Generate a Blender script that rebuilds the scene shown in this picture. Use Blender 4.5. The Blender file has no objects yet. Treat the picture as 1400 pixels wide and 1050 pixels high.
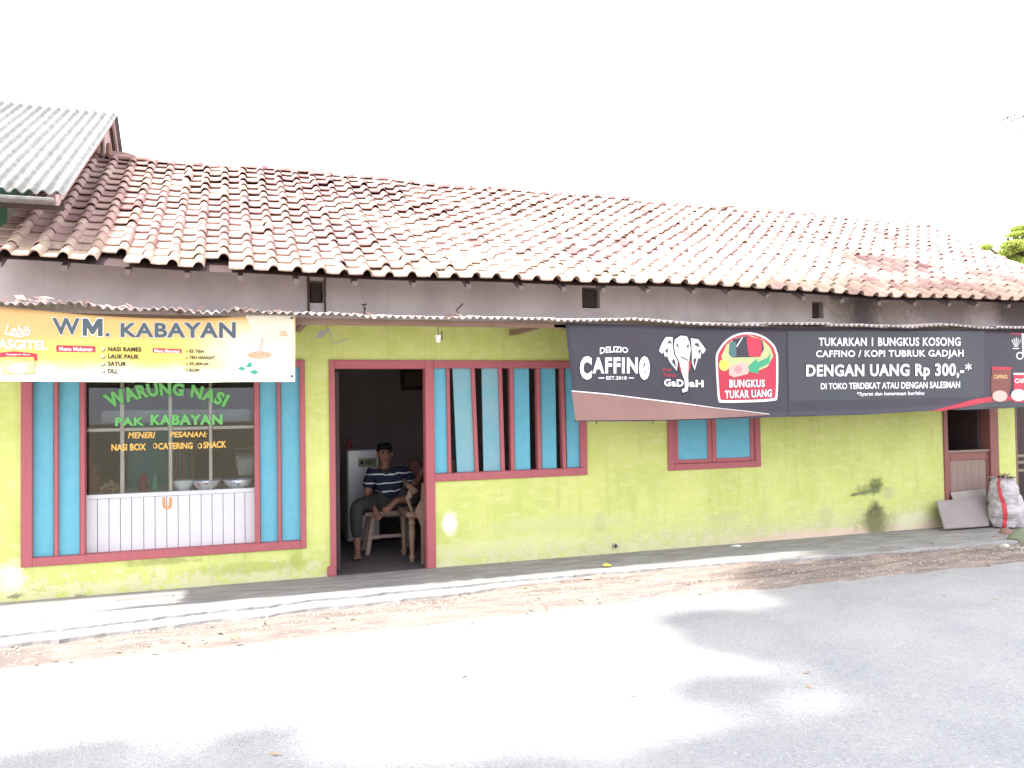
import bpy, bmesh, math, random
from mathutils import Vector, Matrix, noise
rnd = random.Random(11)
R_ = math.radians
sc = bpy.context.scene
col = sc.collection

# ------------------------------------------------------------ camera
YAW, PIT, ROL, CD, CH, FPX = 0.33049868, 0.02480613, -0.01443464, 8.01956969, 1.61717611, 1120.0
fw = Vector((math.sin(YAW)*math.cos(PIT), math.cos(YAW)*math.cos(PIT), math.sin(PIT)))
rt0 = Vector((math.cos(YAW), -math.sin(YAW), 0)); up0 = rt0.cross(fw)
rt = rt0*math.cos(ROL)+up0*math.sin(ROL); up = -rt0*math.sin(ROL)+up0*math.cos(ROL)
CAMP = Vector((0, -CD, CH))
cd = bpy.data.cameras.new('camera'); cam = bpy.data.objects.new('camera', cd); col.objects.link(cam)
cd.sensor_width = 36; cd.lens = 36*FPX/1400; cd.clip_end = 500; cd.clip_start = .05
cam.matrix_world = Matrix(((rt.x, up.x, -fw.x, CAMP.x), (rt.y, up.y, -fw.y, CAMP.y), (rt.z, up.z, -fw.z, CAMP.z), (0, 0, 0, 1)))
sc.camera = cam

# ------------------------------------------------------------ world, sun, exposure
SUN = Vector((-0.60, -0.13, 1.0)).normalized()      # towards the sun
w = bpy.data.worlds.new('World'); sc.world = w; w.use_nodes = True
wn = w.node_tree.nodes; wl = w.node_tree.links
sky = wn.new('ShaderNodeTexSky'); sky.sky_type = 'NISHITA'; sky.sun_disc = False
sky.sun_elevation = math.asin(SUN.z); sky.sun_rotation = math.atan2(SUN.x, SUN.y)
sky.air_density = 1.0; sky.dust_density = 6.0; sky.ozone_density = 1.0
bg = wn['Background']; bg.inputs['Strength'].default_value = 0.15
hz_ = wn.new('ShaderNodeMix'); hz_.data_type = 'RGBA'; hz_.inputs[0].default_value = .72      # thin white haze veiling the whole sky evenly
wl.new(sky.outputs[0], hz_.inputs[6]); hz_.inputs[7].default_value = (8.0, 8.1, 8.6, 1); wl.new(hz_.outputs[2], bg.inputs[0])
sl = bpy.data.lights.new('sun', 'SUN'); sl.energy = 4.0; sl.angle = R_(1.8); sl.color = (1, .96, .9)
so = bpy.data.objects.new('sun', sl); col.objects.link(so); so.rotation_euler = SUN.to_track_quat('Z', 'Y').to_euler()
sc.view_settings.view_transform = 'Standard'; sc.view_settings.look = 'None'
sc.view_settings.gamma = 1; sc.view_settings.use_curve_mapping = False
sc.view_settings.exposure = 1.5

def at(px, py, Y):
    """world point at distance Y behind the wall plane seen at a place of the 1400x1050 photograph"""
    d = rt*((px-700)/FPX)+up*((525-py)/FPX)+fw
    return CAMP+d*((Y+CD)/d.y)
def gnd(px, py, z=0.0):
    d = rt*((px-700)/FPX)+up*((525-py)/FPX)+fw
    return CAMP+d*((z-CH)/d.z)

# ------------------------------------------------------------ materials
def mat(name, c, rough=.8, c2=None, scale=6, amt=.5, bump=0, bscale=60, metal=0, spec=.3, stretch=None, detail=6):
    m = bpy.data.materials.new(name); m.use_nodes = True
    n = m.node_tree.nodes; l = m.node_tree.links; b = n['Principled BSDF']
    b.inputs['Roughness'].default_value = rough; b.inputs['Metallic'].default_value = metal
    b.inputs['Specular IOR Level'].default_value = spec
    b.inputs['Base Color'].default_value = (*c, 1)
    g = n.new('ShaderNodeNewGeometry'); mp = n.new('ShaderNodeMapping'); l.new(g.outputs['Position'], mp.inputs[0])
    if stretch: mp.inputs['Scale'].default_value = stretch
    if c2:
        t = n.new('ShaderNodeTexNoise'); t.inputs['Scale'].default_value = scale; t.inputs['Detail'].default_value = detail
        t.inputs['Roughness'].default_value = .65
        l.new(mp.outputs[0], t.inputs['Vector'])
        cr = n.new('ShaderNodeValToRGB'); cr.color_ramp.elements[0].position = .5-amt*.35; cr.color_ramp.elements[1].position = .5+amt*.35
        cr.color_ramp.elements[0].color = (*c, 1); cr.color_ramp.elements[1].color = (*c2, 1)
        l.new(t.outputs[0], cr.inputs[0]); l.new(cr.outputs[0], b.inputs['Base Color'])
    if bump:
        t2 = n.new('ShaderNodeTexNoise'); t2.inputs['Scale'].default_value = bscale; t2.inputs['Detail'].default_value = 5
        l.new(mp.outputs[0], t2.inputs['Vector'])
        bp = n.new('ShaderNodeBump'); bp.inputs['Strength'].default_value = bump; bp.inputs['Distance'].default_value = .01
        l.new(t2.outputs[0], bp.inputs['Height']); l.new(bp.outputs[0], b.inputs['Normal'])
    return m

class NT:
    """tiny helper for bigger node graphs"""
    def __init__(s, m): s.m = m; s.n = m.node_tree.nodes; s.l = m.node_tree.links; s.b = s.n['Principled BSDF']; s.pos = s.n.new('ShaderNodeNewGeometry').outputs['Position']
    def sep(s, v): x = s.n.new('ShaderNodeSeparateXYZ'); s.l.new(v, x.inputs[0]); return x.outputs
    def math(s, op, a, b=0.0, c=None, clamp=False):
        x = s.n.new('ShaderNodeMath'); x.operation = op; x.use_clamp = clamp
        for i, v in enumerate((a, b, c)):
            if v is None: continue
            if isinstance(v, (int, float)): x.inputs[i].default_value = v
            else: s.l.new(v, x.inputs[i])
        return x.outputs[0]
    def scale(s, v, k): x = s.n.new('ShaderNodeVectorMath'); x.operation = 'MULTIPLY'; s.l.new(v, x.inputs[0]); x.inputs[1].default_value = k; return x.outputs[0]
    def noise(s, v, sc_, det=5, rough=.6): t = s.n.new('ShaderNodeTexNoise'); s.l.new(v, t.inputs['Vector']); t.inputs['Scale'].default_value = sc_; t.inputs['Detail'].default_value = det; t.inputs['Roughness'].default_value = rough; return t.outputs[0]
    def vor(s, v, sc_, out='Distance', feat='F1'): t = s.n.new('ShaderNodeTexVoronoi'); t.feature = feat; s.l.new(v, t.inputs['Vector']); t.inputs['Scale'].default_value = sc_; return t.outputs[out]
    def ss(s, v, a, b):
        x = s.n.new('ShaderNodeMapRange'); x.interpolation_type = 'SMOOTHSTEP'; s.l.new(v, x.inputs[0])
        x.inputs['From Min'].default_value = a; x.inputs['From Max'].default_value = b; return x.outputs[0]
    def mix(s, f, a, b, blend='MIX'):
        x = s.n.new('ShaderNodeMix'); x.data_type = 'RGBA'; x.blend_type = blend
        for sock, v in ((x.inputs[0], f), (x.inputs[6], a), (x.inputs[7], b)):
            if isinstance(v, (int, float)): sock.default_value = v
            elif isinstance(v, tuple): sock.default_value = (*v, 1)
            else: s.l.new(v, sock)
        return x.outputs[2]
    def spot(s, xyz, cx, cz, rx, rz, warp, wamt=.5, edge=.45):
        """a spot of its own shape round (cx, cz) on the facade"""
        dx = s.math('DIVIDE', s.math('SUBTRACT', xyz[0], cx), rx); dz = s.math('DIVIDE', s.math('SUBTRACT', xyz[2], cz), rz)
        d = s.math('SQRT', s.math('ADD', s.math('MULTIPLY', dx, dx), s.math('MULTIPLY', dz, dz)))
        d = s.math('ADD', d, s.math('MULTIPLY', s.math('SUBTRACT', warp, .5), wamt*2))
        return s.math('SUBTRACT', 1.0, s.ss(d, 1-edge, 1+edge))
    def bump(s, h, strength=.5, dist=.01):
        x = s.n.new('ShaderNodeBump'); x.inputs['Strength'].default_value = strength; x.inputs['Distance'].default_value = dist
        s.l.new(h, x.inputs['Height']); s.l.new(x.outputs[0], s.b.inputs['Normal'])
    def color(s, c): s.l.new(c, s.b.inputs['Base Color'])
def nt(name, rough=.85, spec=.2):
    m = bpy.data.materials.new(name); m.use_nodes = True; t = NT(m)
    t.b.inputs['Roughness'].default_value = rough; t.b.inputs['Specular IOR Level'].default_value = spec
    return t

# green lime-washed wall with flaking base and its own stains and pale spots
t = nt('green_plaster', .9, .15); xyz = t.sep(t.pos)
n1 = t.noise(t.pos, 1.6, 6); n2 = t.noise(t.pos, 9, 6, .7); n3 = t.noise(t.pos, 40, 4)
base = t.mix(t.ss(n1, .35, .68), (.58, .62, .21), (.50, .555, .17))
base = t.mix(t.math('MULTIPLY', t.ss(n2, .56, .72), .5), base, (.66, .70, .30))
str_ = t.noise(t.scale(t.pos, (14, 1, 1.2)), 1.0, 4)
base = t.mix(t.math('MULTIPLY', t.ss(str_, .52, .70), .45), base, (.44, .46, .17))
low = t.math('SUBTRACT', 1.0, t.ss(xyz[2], .02, .42))
fl = t.math('MULTIPLY', low, 1.0)
pe = t.ss(t.math('ADD', n2, t.math('MULTIPLY', low, .28)), .70, .76)
base = t.mix(t.math('MULTIPLY', pe, .55), base, t.mix(t.ss(n3, .4, .6), (.62, .60, .42), (.66, .58, .50)))
damp = t.math('MULTIPLY', t.ss(xyz[0], 2.5, 5.5), t.math('SUBTRACT', 1.0, t.ss(t.math('ADD', xyz[2], t.math('MULTIPLY', t.math('SUBTRACT', n2, .5), .9)), .08, .46)))
base = t.mix(t.math('MULTIPLY', damp, .6), base, t.mix(t.ss(n3, .4, .65), (.60, .58, .34), (.44, .46, .26)))
coat = t.noise(t.scale(t.pos, (2.5, 1, 6)), 2.2, 5, .7)
base = t.mix(t.math('MULTIPLY', t.ss(coat, .46, .66), .45), base, (.66, .67, .33))
sp_ = t.math('MULTIPLY', t.ss(n3, .64, .70), t.ss(n2, .5, .62))
base = t.mix(t.math('MULTIPLY', sp_, .5), base, (.34, .34, .16))
right = t.ss(xyz[0], 4.5, 6.5)
pink = t.math('MULTIPLY', t.math('MULTIPLY', right, t.math('SUBTRACT', 1.0, t.ss(t.math('SUBTRACT', xyz[2], t.math('MULTIPLY', n2, .16)), -.03, .03))), .8)
base = t.mix(pink, base, (.68, .50, .42))
crk = t.ss(t.vor(t.mix(.12, t.pos, t.n.new('ShaderNodeTexNoise').outputs[1]), 3.1, 'Distance', 'DISTANCE_TO_EDGE'), 0, .006)
dk = t.math('MULTIPLY', t.math('MULTIPLY', t.math('SUBTRACT', 1.0, crk), t.ss(n1, .48, .60)), .35)
base = t.mix(dk, base, (.25, .24, .10))
for (px, py, rx, rz, c, wa, k) in ((615, 716, .07, .10, (.85, .85, .8), .7, 1), (1196, 712, .15, .19, (.03, .03, .02), .9, .97), (1200, 716, .30, .15, (.30, .30, .14), 1.2, .6),
        (1188, 670, .22, .06, (.22, .24, .10), 1.5, .6), (1198, 663, .09, .08, (.09, .10, .05), 1.6, .75), (1214, 675, .09, .06, (.42, .44, .26), 1.4, .6), (1130, 708, .10, .16, (.50, .50, .26), 1.3, .6), (1247, 712, .25, .10, (.62, .62, .42), 1.6, .8),
        (820, 716, .07, .10, (.42, .43, .20), 1.4, .6), (990, 706, .22, .04, (.50, .50, .26), 1.6, .6), (110, 817, .05, .03, (.15, .15, .07), 1.4, .8), (20, 815, .05, .02, (.15, .15, .07), 1.4, .8),
        (220, 768, .30, .03, (.30, .33, .12), 1.6, .7), (345, 776, .45, .05, (.40, .45, .12), 1.5, .6), (405, 765, .06, .08, (.38, .42, .10), 1.5, .7), (15, 790, .10, .12, (.80, .84, .62), 1.4, .8),  # last one: pale spot at the lower left of the wall
        (770, 716, .8, .09, (.56, .58, .30), 1.4, .55), (700, 745, .9, .08, (.66, .66, .36), 1.2, .6)):
    p = at(px, py, 0)
    base = t.mix(t.math('MULTIPLY', t.spot(xyz, p.x, p.z, rx, rz, n2 if rx > .06 else n3, wa), k), base, c)
t.color(base); t.bump(t.math('ADD', t.math('MULTIPLY', n3, .4), t.math('ADD', n2, t.math('MULTIPLY', pe, -.35))), .55, .012)
M_GREEN = t.m

# grey-mauve fascia plaster
t = nt('grey_plaster', .9, .15); xyz = t.sep(t.pos); n1 = t.noise(t.pos, 2.2); n2 = t.noise(t.pos, 14, 6, .7)
st = t.noise(t.scale(t.pos, (16, 1, .8)), 1, 4)
base = t.mix(t.ss(n1, .35, .65), (.60, .53, .53), (.50, .43, .44))
base = t.mix(t.math('MULTIPLY', t.ss(st, .52, .8), .28), base, (.33, .28, .29))
for (px, py, rx, rz, c, wa, k) in ((1175, 425, .34, .26, (.10, .08, .09), 1.3, .85), (1215, 430, .25, .2, (.36, .30, .27), 1.6, .7), (1148, 430, .18, .22, (.42, .36, .32), 1.6, .6), (1290, 420, .5, .3, (.25, .20, .21), .8, .6), (1390, 425, .4, .3, (.12, .09, .10), .5, .8)):
    p = at(px, py, 0); base = t.mix(t.math('MULTIPLY', t.spot(xyz, p.x, p.z, rx, rz, n2, wa), k), base, c)
t.color(base); t.bump(n2, .4); M_BAND = t.m

# terracotta tiles with a per-tile tint
t = nt('terracotta', .85, .2)
at_ = t.n.new('ShaderNodeAttribute'); at_.attribute_name = 'tint'; ti = at_.outputs['Fac']
n1 = t.noise(t.pos, 22, 6, .7); n2 = t.noise(t.pos, 1.1, 3)
ramp = t.n.new('ShaderNodeValToRGB'); t.l.new(ti, ramp.inputs[0]); e = ramp.color_ramp.elements
e[0].position = 0; e[0].color = (.27, .15, .15, 1); e[1].position = 1; e[1].color = (.56, .43, .37, 1)
for p_, c_ in ((.18, (.36, .22, .215)), (.5, (.45, .305, .275)), (.8, (.50, .365, .315))): k = e.new(p_); k.color = (*c_, 1)
base = t.mix(t.math('MULTIPLY', t.ss(n1, .5, .75), .55), ramp.outputs[0], (.24, .19, .15))
base = t.mix(t.math('MULTIPLY', t.ss(n2, .5, .7), .25), base, (.56, .46, .38))
lowr = t.math('SUBTRACT', 1.0, t.ss(t.sep(t.pos)[1], -.5, .1))
base = t.mix(t.math('MULTIPLY', t.math('MULTIPLY', lowr, t.ss(n1, .40, .62)), .45), base, (.42, .38, .20))
stn = t.noise(t.scale(t.pos, (4.5, .9, .9)), 1.3, 5, .7)
base = t.mix(t.math('MULTIPLY', t.ss(stn, .56, .70), .5), base, (.20, .155, .14))
t.color(base); t.bump(n1, .4, .006); M_TILE = t.m

# road
t = nt('worn_asphalt', .9, .2)
g1 = t.noise(t.pos, 62, 4, .85); g2 = t.noise(t.pos, 1.2, 5); v = t.vor(t.pos, 85); g3 = t.noise(t.scale(t.pos, (3, 14, 1)), 2.2, 5)
base = t.mix(t.ss(g2, .3, .7), (.33, .335, .35), (.40, .40, .40))
base = t.mix(t.math('MULTIPLY', t.ss(g3, .45, .75), .35), base, (.43, .41, .39))
base = t.mix(t.math('MULTIPLY', t.ss(g1, .55, .66), .8), base, (.17, .17, .18))
base = t.mix(t.math('MULTIPLY', t.ss(g1, .43, .35), .8), base, (.60, .59, .56))
t.color(base); t.bump(t.math('ADD', v, g1), .7, .012); M_ROAD = t.m
# roadside dirt
t = nt('red_dirt', .95, .1); xyz = t.sep(t.pos)
n1 = t.noise(t.scale(t.pos, (1.0, 6, 1)), 1.6, 6); n2 = t.noise(t.pos, 70, 4, .7); n3 = t.noise(t.scale(t.pos, (1, 4, 1)), 7, 5)
base = t.mix(t.ss(n1, .35, .65), (.34, .27, .235), (.21, .175, .16))
base = t.mix(t.math('MULTIPLY', t.ss(n3, .55, .68), .7), base, (.50, .43, .37))
base = t.mix(t.math('MULTIPLY', t.ss(n2, .57, .70), .3), base, (.18, .14, .12))
t.color(base); t.bump(t.math('ADD', n2, n3), .8, .02); M_DIRT = t.m
# pavement concrete
t = nt('cement', .9, .15); n1 = t.noise(t.scale(t.pos, (1.2, 5, 1)), 2.2, 6, .65); n2 = t.noise(t.pos, 45, 4, .7)
base = t.mix(t.ss(n1, .35, .65), (.35, .34, .335), (.25, .24, .235))
base = t.mix(t.math('MULTIPLY', t.ss(n2, .55, .7), .5), base, (.17, .165, .155))
t.color(base); t.bump(t.math('ADD', n1, n2), .5, .012); M_CEM = t.m

M_FRAME = mat('rose_paint', (.42, .12, .135), .55, (.35, .10, .115), 5, .8, .3, 50, stretch=(4, 4, .6))
M_BLUE = mat('sky_blue_paint', (.105, .37, .49), .6, (.15, .43, .54), 9, .8, .45, 45)
M_FADE = mat('faded_blue_paint', (.14, .37, .45), .6, (.24, .39, .43), 5, .7, .45, 45)
M_WOOD = mat('weathered_wood', (.30, .20, .15), .8, (.20, .13, .10), 3, .8, .5, 30, stretch=(1, 8, 8))
M_WOODV = mat('door_wood', (.36, .27, .23), .8, (.26, .19, .16), 4, .8, .5, 30, stretch=(14, 8, 1))
M_BROWNF = mat('brown_frame_paint', (.30, .12, .10), .6, (.22, .09, .08), 5, .8, .3, 40)
M_RAFT = mat('dusty_rafter', (.22, .18, .18), .9)
M_DARKW = mat('dark_wood', (.055, .035, .04), .7, (.085, .055, .05), 6, .8, .3, 40, stretch=(8, 8, 1))
M_PLY = mat('grey_plywood', (.33, .29, .28), .85, (.26, .225, .22), 4, .8, .3, 50)
M_ASB = mat('asbestos_sheet', (.30, .30, .30), .9, (.15, .145, .14), 9, .7, .4, 60, stretch=(1.5, .8, 1))
M_ZINC = mat('rusty_zinc', (.50, .47, .48), .6, (.30, .22, .20), 6, .6, .3, 60, metal=.2)
M_PINKB = mat('pink_board', (.50, .35, .34), .8, (.42, .29, .29), 4, .8, .3, 30)
M_WHITEP = mat('white_panel_paint', (.62, .62, .66), .45, (.55, .55, .59), 5, .8, .1, 40)
M_ALU = mat('aluminium_frame', (.62, .56, .50), .4, (.5, .45, .4), 8, .8, metal=.3)
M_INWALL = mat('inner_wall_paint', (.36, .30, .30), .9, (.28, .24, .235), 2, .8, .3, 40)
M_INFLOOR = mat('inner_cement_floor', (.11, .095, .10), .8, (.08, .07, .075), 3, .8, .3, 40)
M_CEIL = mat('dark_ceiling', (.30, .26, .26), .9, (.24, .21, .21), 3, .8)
M_WHITE = mat('white_print', (.80, .80, .82), .6)
M_BLACK = mat('black_print', (.02, .02, .025), .6)
M_DARKBAN = mat('charcoal_vinyl', (.050, .045, .062), .5, (.062, .056, .074), 2, .8, .15, 6)
M_PANELGR = mat('grey_print_panel', (.072, .075, .09), .5, (.06, .063, .075), 2, .8)
M_TAN = mat('tan_print', (.25, .145, .135), .5, (.31, .18, .16), 3, .8, .2, 6)
M_RED = mat('red_print', (.52, .045, .08), .5, (.44, .04, .07), 4, .8)
M_GREY = mat('light_grey_print', (.55, .56, .58), .5, (.68, .69, .70), 8, .9)
M_SLATE = mat('slate_letter_print', (.075, .10, .12), .5)
M_PEACH = mat('peach_print', (.72, .45, .22), .5)
M_LGREEN = mat('green_letter_paint', (.13, .46, .12), .5, (.22, .55, .20), 20, .9)
M_DGREEN = mat('dark_green_letter_paint', (.03, .16, .05), .5)
M_YLET = mat('yellow_letter_paint', (.85, .55, .14), .5, (.8, .45, .10), 20, .9)
M_MONEY = mat('pale_green_print', (.48, .52, .26), .5)
M_LEAFG = mat('green_print', (.06, .34, .20), .5)
M_GOLD = mat('gold_print', (.75, .58, .16), .5)
M_PINKN = mat('pink_print', (.72, .42, .38), .5)
M_ORANGE = mat('orange_letter_print', (.75, .28, .10), .5)
M_ENAMEL = mat('white_enamel', (.84, .86, .88), .25, spec=.5)
M_BRONZE = mat('sachet_brown_print', (.20, .07, .06), .5)
M_SKIN = mat('skin', (.24, .12, .085), .6, (.20, .10, .07), 8, .8)
M_HAIR = mat('short_black_hair', (.008, .007, .007), .9, spec=.1)
M_SHORTS = mat('dark_grey_trousers', (.045, .042, .042), .9, (.035, .032, .032), 10, .8)
M_SILVER = mat('silver_fridge_enamel', (.50, .50, .53), .4, metal=.3)
M_CARVED = mat('carved_teak', (.24, .16, .11), .5, (.16, .105, .075), 8, .8, .2, 30)
M_TEAL = mat('teal_cabinet_paint', (.10, .42, .48), .6)
M_REDP = mat('dark_red_plastic', (.22, .03, .04), .5)
M_STONE = mat('pale_stone', (.45, .42, .38), .9, (.35, .32, .28), 20, .8, .4, 60)
M_BRICK = mat('broken_brick', (.33, .20, .17), .9, (.26, .16, .13), 20, .8, .4, 60)
M_LITTER = mat('dry_leaf', (.44, .33, .22), .8, (.32, .22, .15), 20, .8)
M_YPAPER = mat('yellow_wrapper', (.80, .62, .10), .5)
M_BARK = mat('tree_bark', (.16, .12, .09), .9, (.10, .08, .06), 10, .8, .6, 30)
M_BAMBOO = mat('old_bamboo', (.32, .26, .20), .7, (.22, .17, .13), 10, .8)
def leafmat(name, c, c2):
    m = mat(name, c, .6, c2, 3, .9)
    n = m.node_tree.nodes; l = m.node_tree.links; b = n['Principled BSDF']
    tr = n.new('ShaderNodeBsdfTranslucent'); tr.inputs[0].default_value = (*[x*1.6 for x in c2], 1)
    mx = n.new('ShaderNodeMixShader'); mx.inputs[0].default_value = .35
    l.new(b.outputs[0], mx.inputs[1]); l.new(tr.outputs[0], mx.inputs[2]); l.new(mx.outputs[0], n['Material Output'].inputs[0])
    return m
M_LEAF = leafmat('leaf_green', (.09, .12, .03), (.12, .15, .03))
M_LEAFL = leafmat('fresh_leaf_green', (.34, .42, .12), (.42, .48, .14))
M_LEAFP = leafmat('young_pink_leaf', (.16, .10, .09), (.20, .11, .09))
# clear glass that reflects a little
m = bpy.data.materials.new('window_glass'); m.use_nodes = True; n = m.node_tree.nodes; l = m.node_tree.links
tr = n.new('ShaderNodeBsdfTransparent'); tr.inputs[0].default_value = (.88, .9, .9, 1); gl = n.new('ShaderNodeBsdfGlossy'); gl.inputs['Roughness'].default_value = .02
fr = n.new('ShaderNodeFresnel'); fr.inputs[0].default_value = 1.5; mx = n.new('ShaderNodeMixShader')
l.new(fr.outputs[0], mx.inputs[0]); l.new(tr.outputs[0], mx.inputs[1]); l.new(gl.outputs[0], mx.inputs[2]); l.new(mx.outputs[0], n['Material Output'].inputs[0])
M_GLASS = m
m = mat('clear_plastic', (.6, .62, .64), .3); m.node_tree.nodes['Principled BSDF'].inputs['Alpha'].default_value = .45; M_PLASTIC = m
# yellow banner colours: peach at the upper left, yellow in the middle, white at the foot
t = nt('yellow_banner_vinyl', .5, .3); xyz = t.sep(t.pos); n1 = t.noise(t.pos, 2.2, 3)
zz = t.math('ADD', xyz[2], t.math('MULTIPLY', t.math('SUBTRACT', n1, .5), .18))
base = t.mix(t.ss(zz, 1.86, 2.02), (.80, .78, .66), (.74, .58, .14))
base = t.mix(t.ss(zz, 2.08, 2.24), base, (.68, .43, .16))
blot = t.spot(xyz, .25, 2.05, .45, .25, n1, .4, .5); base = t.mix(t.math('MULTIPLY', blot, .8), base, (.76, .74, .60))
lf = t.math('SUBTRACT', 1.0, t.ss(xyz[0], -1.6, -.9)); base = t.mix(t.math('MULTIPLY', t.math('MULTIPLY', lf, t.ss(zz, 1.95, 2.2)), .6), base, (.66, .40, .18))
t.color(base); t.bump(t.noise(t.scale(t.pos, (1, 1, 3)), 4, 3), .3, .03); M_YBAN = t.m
# striped polo shirt
t = nt('navy_striped_jersey', .9, .1); xyz = t.sep(t.pos); n1 = t.noise(t.pos, 7, 2)
zz = t.math('ADD', xyz[2], t.math('MULTIPLY', t.math('SUBTRACT', n1, .5), .07))
fr_ = t.math('FRACT', t.math('MULTIPLY', zz, 11.0)); sp = t.math('LESS_THAN', t.math('ABSOLUTE', t.math('SUBTRACT', fr_, .5)), .075)
t.color(t.mix(sp, (.018, .022, .045), (.55, .56, .58))); M_SHIRT = t.m
# woven sack
t = nt('white_sack_weave', .7, .2); n1 = t.noise(t.pos, 9, 4); t.color(t.mix(t.ss(n1, .4, .65), (.50, .48, .48), (.36, .33, .33))); t.bump(t.noise(t.scale(t.pos, (1, 1, 3)), 14, 5), .8, .02); M_SACK = t.m

# ------------------------------------------------------------ object helpers
def link(name, me, parent=None, loc=(0, 0, 0)):
    o = bpy.data.objects.new(name, me); col.objects.link(o)
    if parent is not None:
        o.parent = parent
        if parent.parent is None: o.location = Vector(loc)-parent.location
        else: o.location = Vector(loc)
    else: o.location = loc
    return o
def tag(o, label=None, cat=None, group=None, kind=None):
    if label: o['label'] = label
    if cat: o['category'] = cat
    if group: o['group'] = group
    if kind: o['kind'] = kind
    return o
def thing(name, loc, label, cat, group=None):
    o = bpy.data.objects.new(name, None); col.objects.link(o); o.location = loc; o.empty_display_size = .1
    return tag(o, label, cat, group)

class MB:
    def __init__(s): s.v = []; s.f = []; s.t = []
    def add(s, vs, fs):
        k = len(s.v); s.v += [tuple(x) for x in vs]; s.f += [tuple(i+k for i in f) for f in fs]; return s
    def box(s, x0, x1, y0, y1, z0, z1, m=None):
        vs = [Vector(p) for p in ((x0, y0, z0), (x1, y0, z0), (x1, y1, z0), (x0, y1, z0), (x0, y0, z1), (x1, y0, z1), (x1, y1, z1), (x0, y1, z1))]
        if m is not None: vs = [m @ p for p in vs]
        return s.add(vs, [(0, 3, 2, 1), (4, 5, 6, 7), (0, 1, 5, 4), (1, 2, 6, 5), (2, 3, 7, 6), (3, 0, 4, 7)])
    def quadbox(s, q, y0, y1):
        """front quad q (4 points x,z anticlockwise from lower left) with depth y0..y1"""
        vs = [(x, y0, z) for x, z in q]+[(x, y1, z) for x, z in q]
        return s.add(vs, [(0, 1, 2, 3), (7, 6, 5, 4), (1, 0, 4, 5), (2, 1, 5, 6), (3, 2, 6, 7), (0, 3, 7, 4)])
    def tube(s, pts, rad, n=8, cap=True):
        pts = [Vector(p) for p in pts]; rad = rad if isinstance(rad, (list, tuple)) else [rad]*len(pts); k = len(s.v)
        for i, p in enumerate(pts):
            d = (pts[min(i+1, len(pts)-1)]-pts[max(i-1, 0)]).normalized()
            a = d.cross(Vector((0, 0, 1))); a = a.normalized() if a.length > .05 else Vector((1, 0, 0)); b = d.cross(a)
            for j in range(n):
                an = 2*math.pi*j/n; s.v.append(tuple(p+(a*math.cos(an)+b*math.sin(an))*rad[i]))
        for i in range(len(pts)-1):
            for j in range(n):
                s.f.append((k+i*n+j, k+i*n+(j+1) % n, k+(i+1)*n+(j+1) % n, k+(i+1)*n+j))
        if cap: s.f.append(tuple(k+j for j in range(n))[::-1]); s.f.append(tuple(k+(len(pts)-1)*n+j for j in range(n)))
        return s
    def lathe(s, c, prof, n=16, m=None):
        k = len(s.v)
        for r, z in prof:
            for j in range(n):
                p = Vector((r*math.cos(2*math.pi*j/n), r*math.sin(2*math.pi*j/n), z))
                s.v.append(tuple((m @ p if m is not None else p)+Vector(c)))
        for i in range(len(prof)-1):
            for j in range(n): s.f.append((k+i*n+j, k+i*n+(j+1) % n, k+(i+1)*n+(j+1) % n, k+(i+1)*n+j))
        s.f.append(tuple(k+j for j in range(n))[::-1]); s.f.append(tuple(k+(len(prof)-1)*n+j for j in range(n)))
        return s
    def mesh(s, name, m, smooth=False, bevel=0):
        me = bpy.data.meshes.new(name); me.from_pydata(s.v, [], s.f); me.materials.append(m)
        b = bmesh.new(); b.from_mesh(me)
        bmesh.ops.recalc_face_normals(b, faces=b.faces)
        if bevel: bmesh.ops.bevel(b, geom=[e for e in b.edges if len(e.link_faces) == 2 and e.calc_face_angle(0) > .6], offset=bevel, segments=1, affect='EDGES')
        b.to_mesh(me); b.free()
        if smooth:
            for p in me.polygons: p.use_smooth = True
            try: me.set_sharp_from_angle(angle=R_(40))
            except Exception: pass
        me.update(); return me
    def build(s, name, m, parent=None, smooth=False, bevel=0): return link(name, s.mesh(name, m, smooth, bevel), parent)

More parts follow.
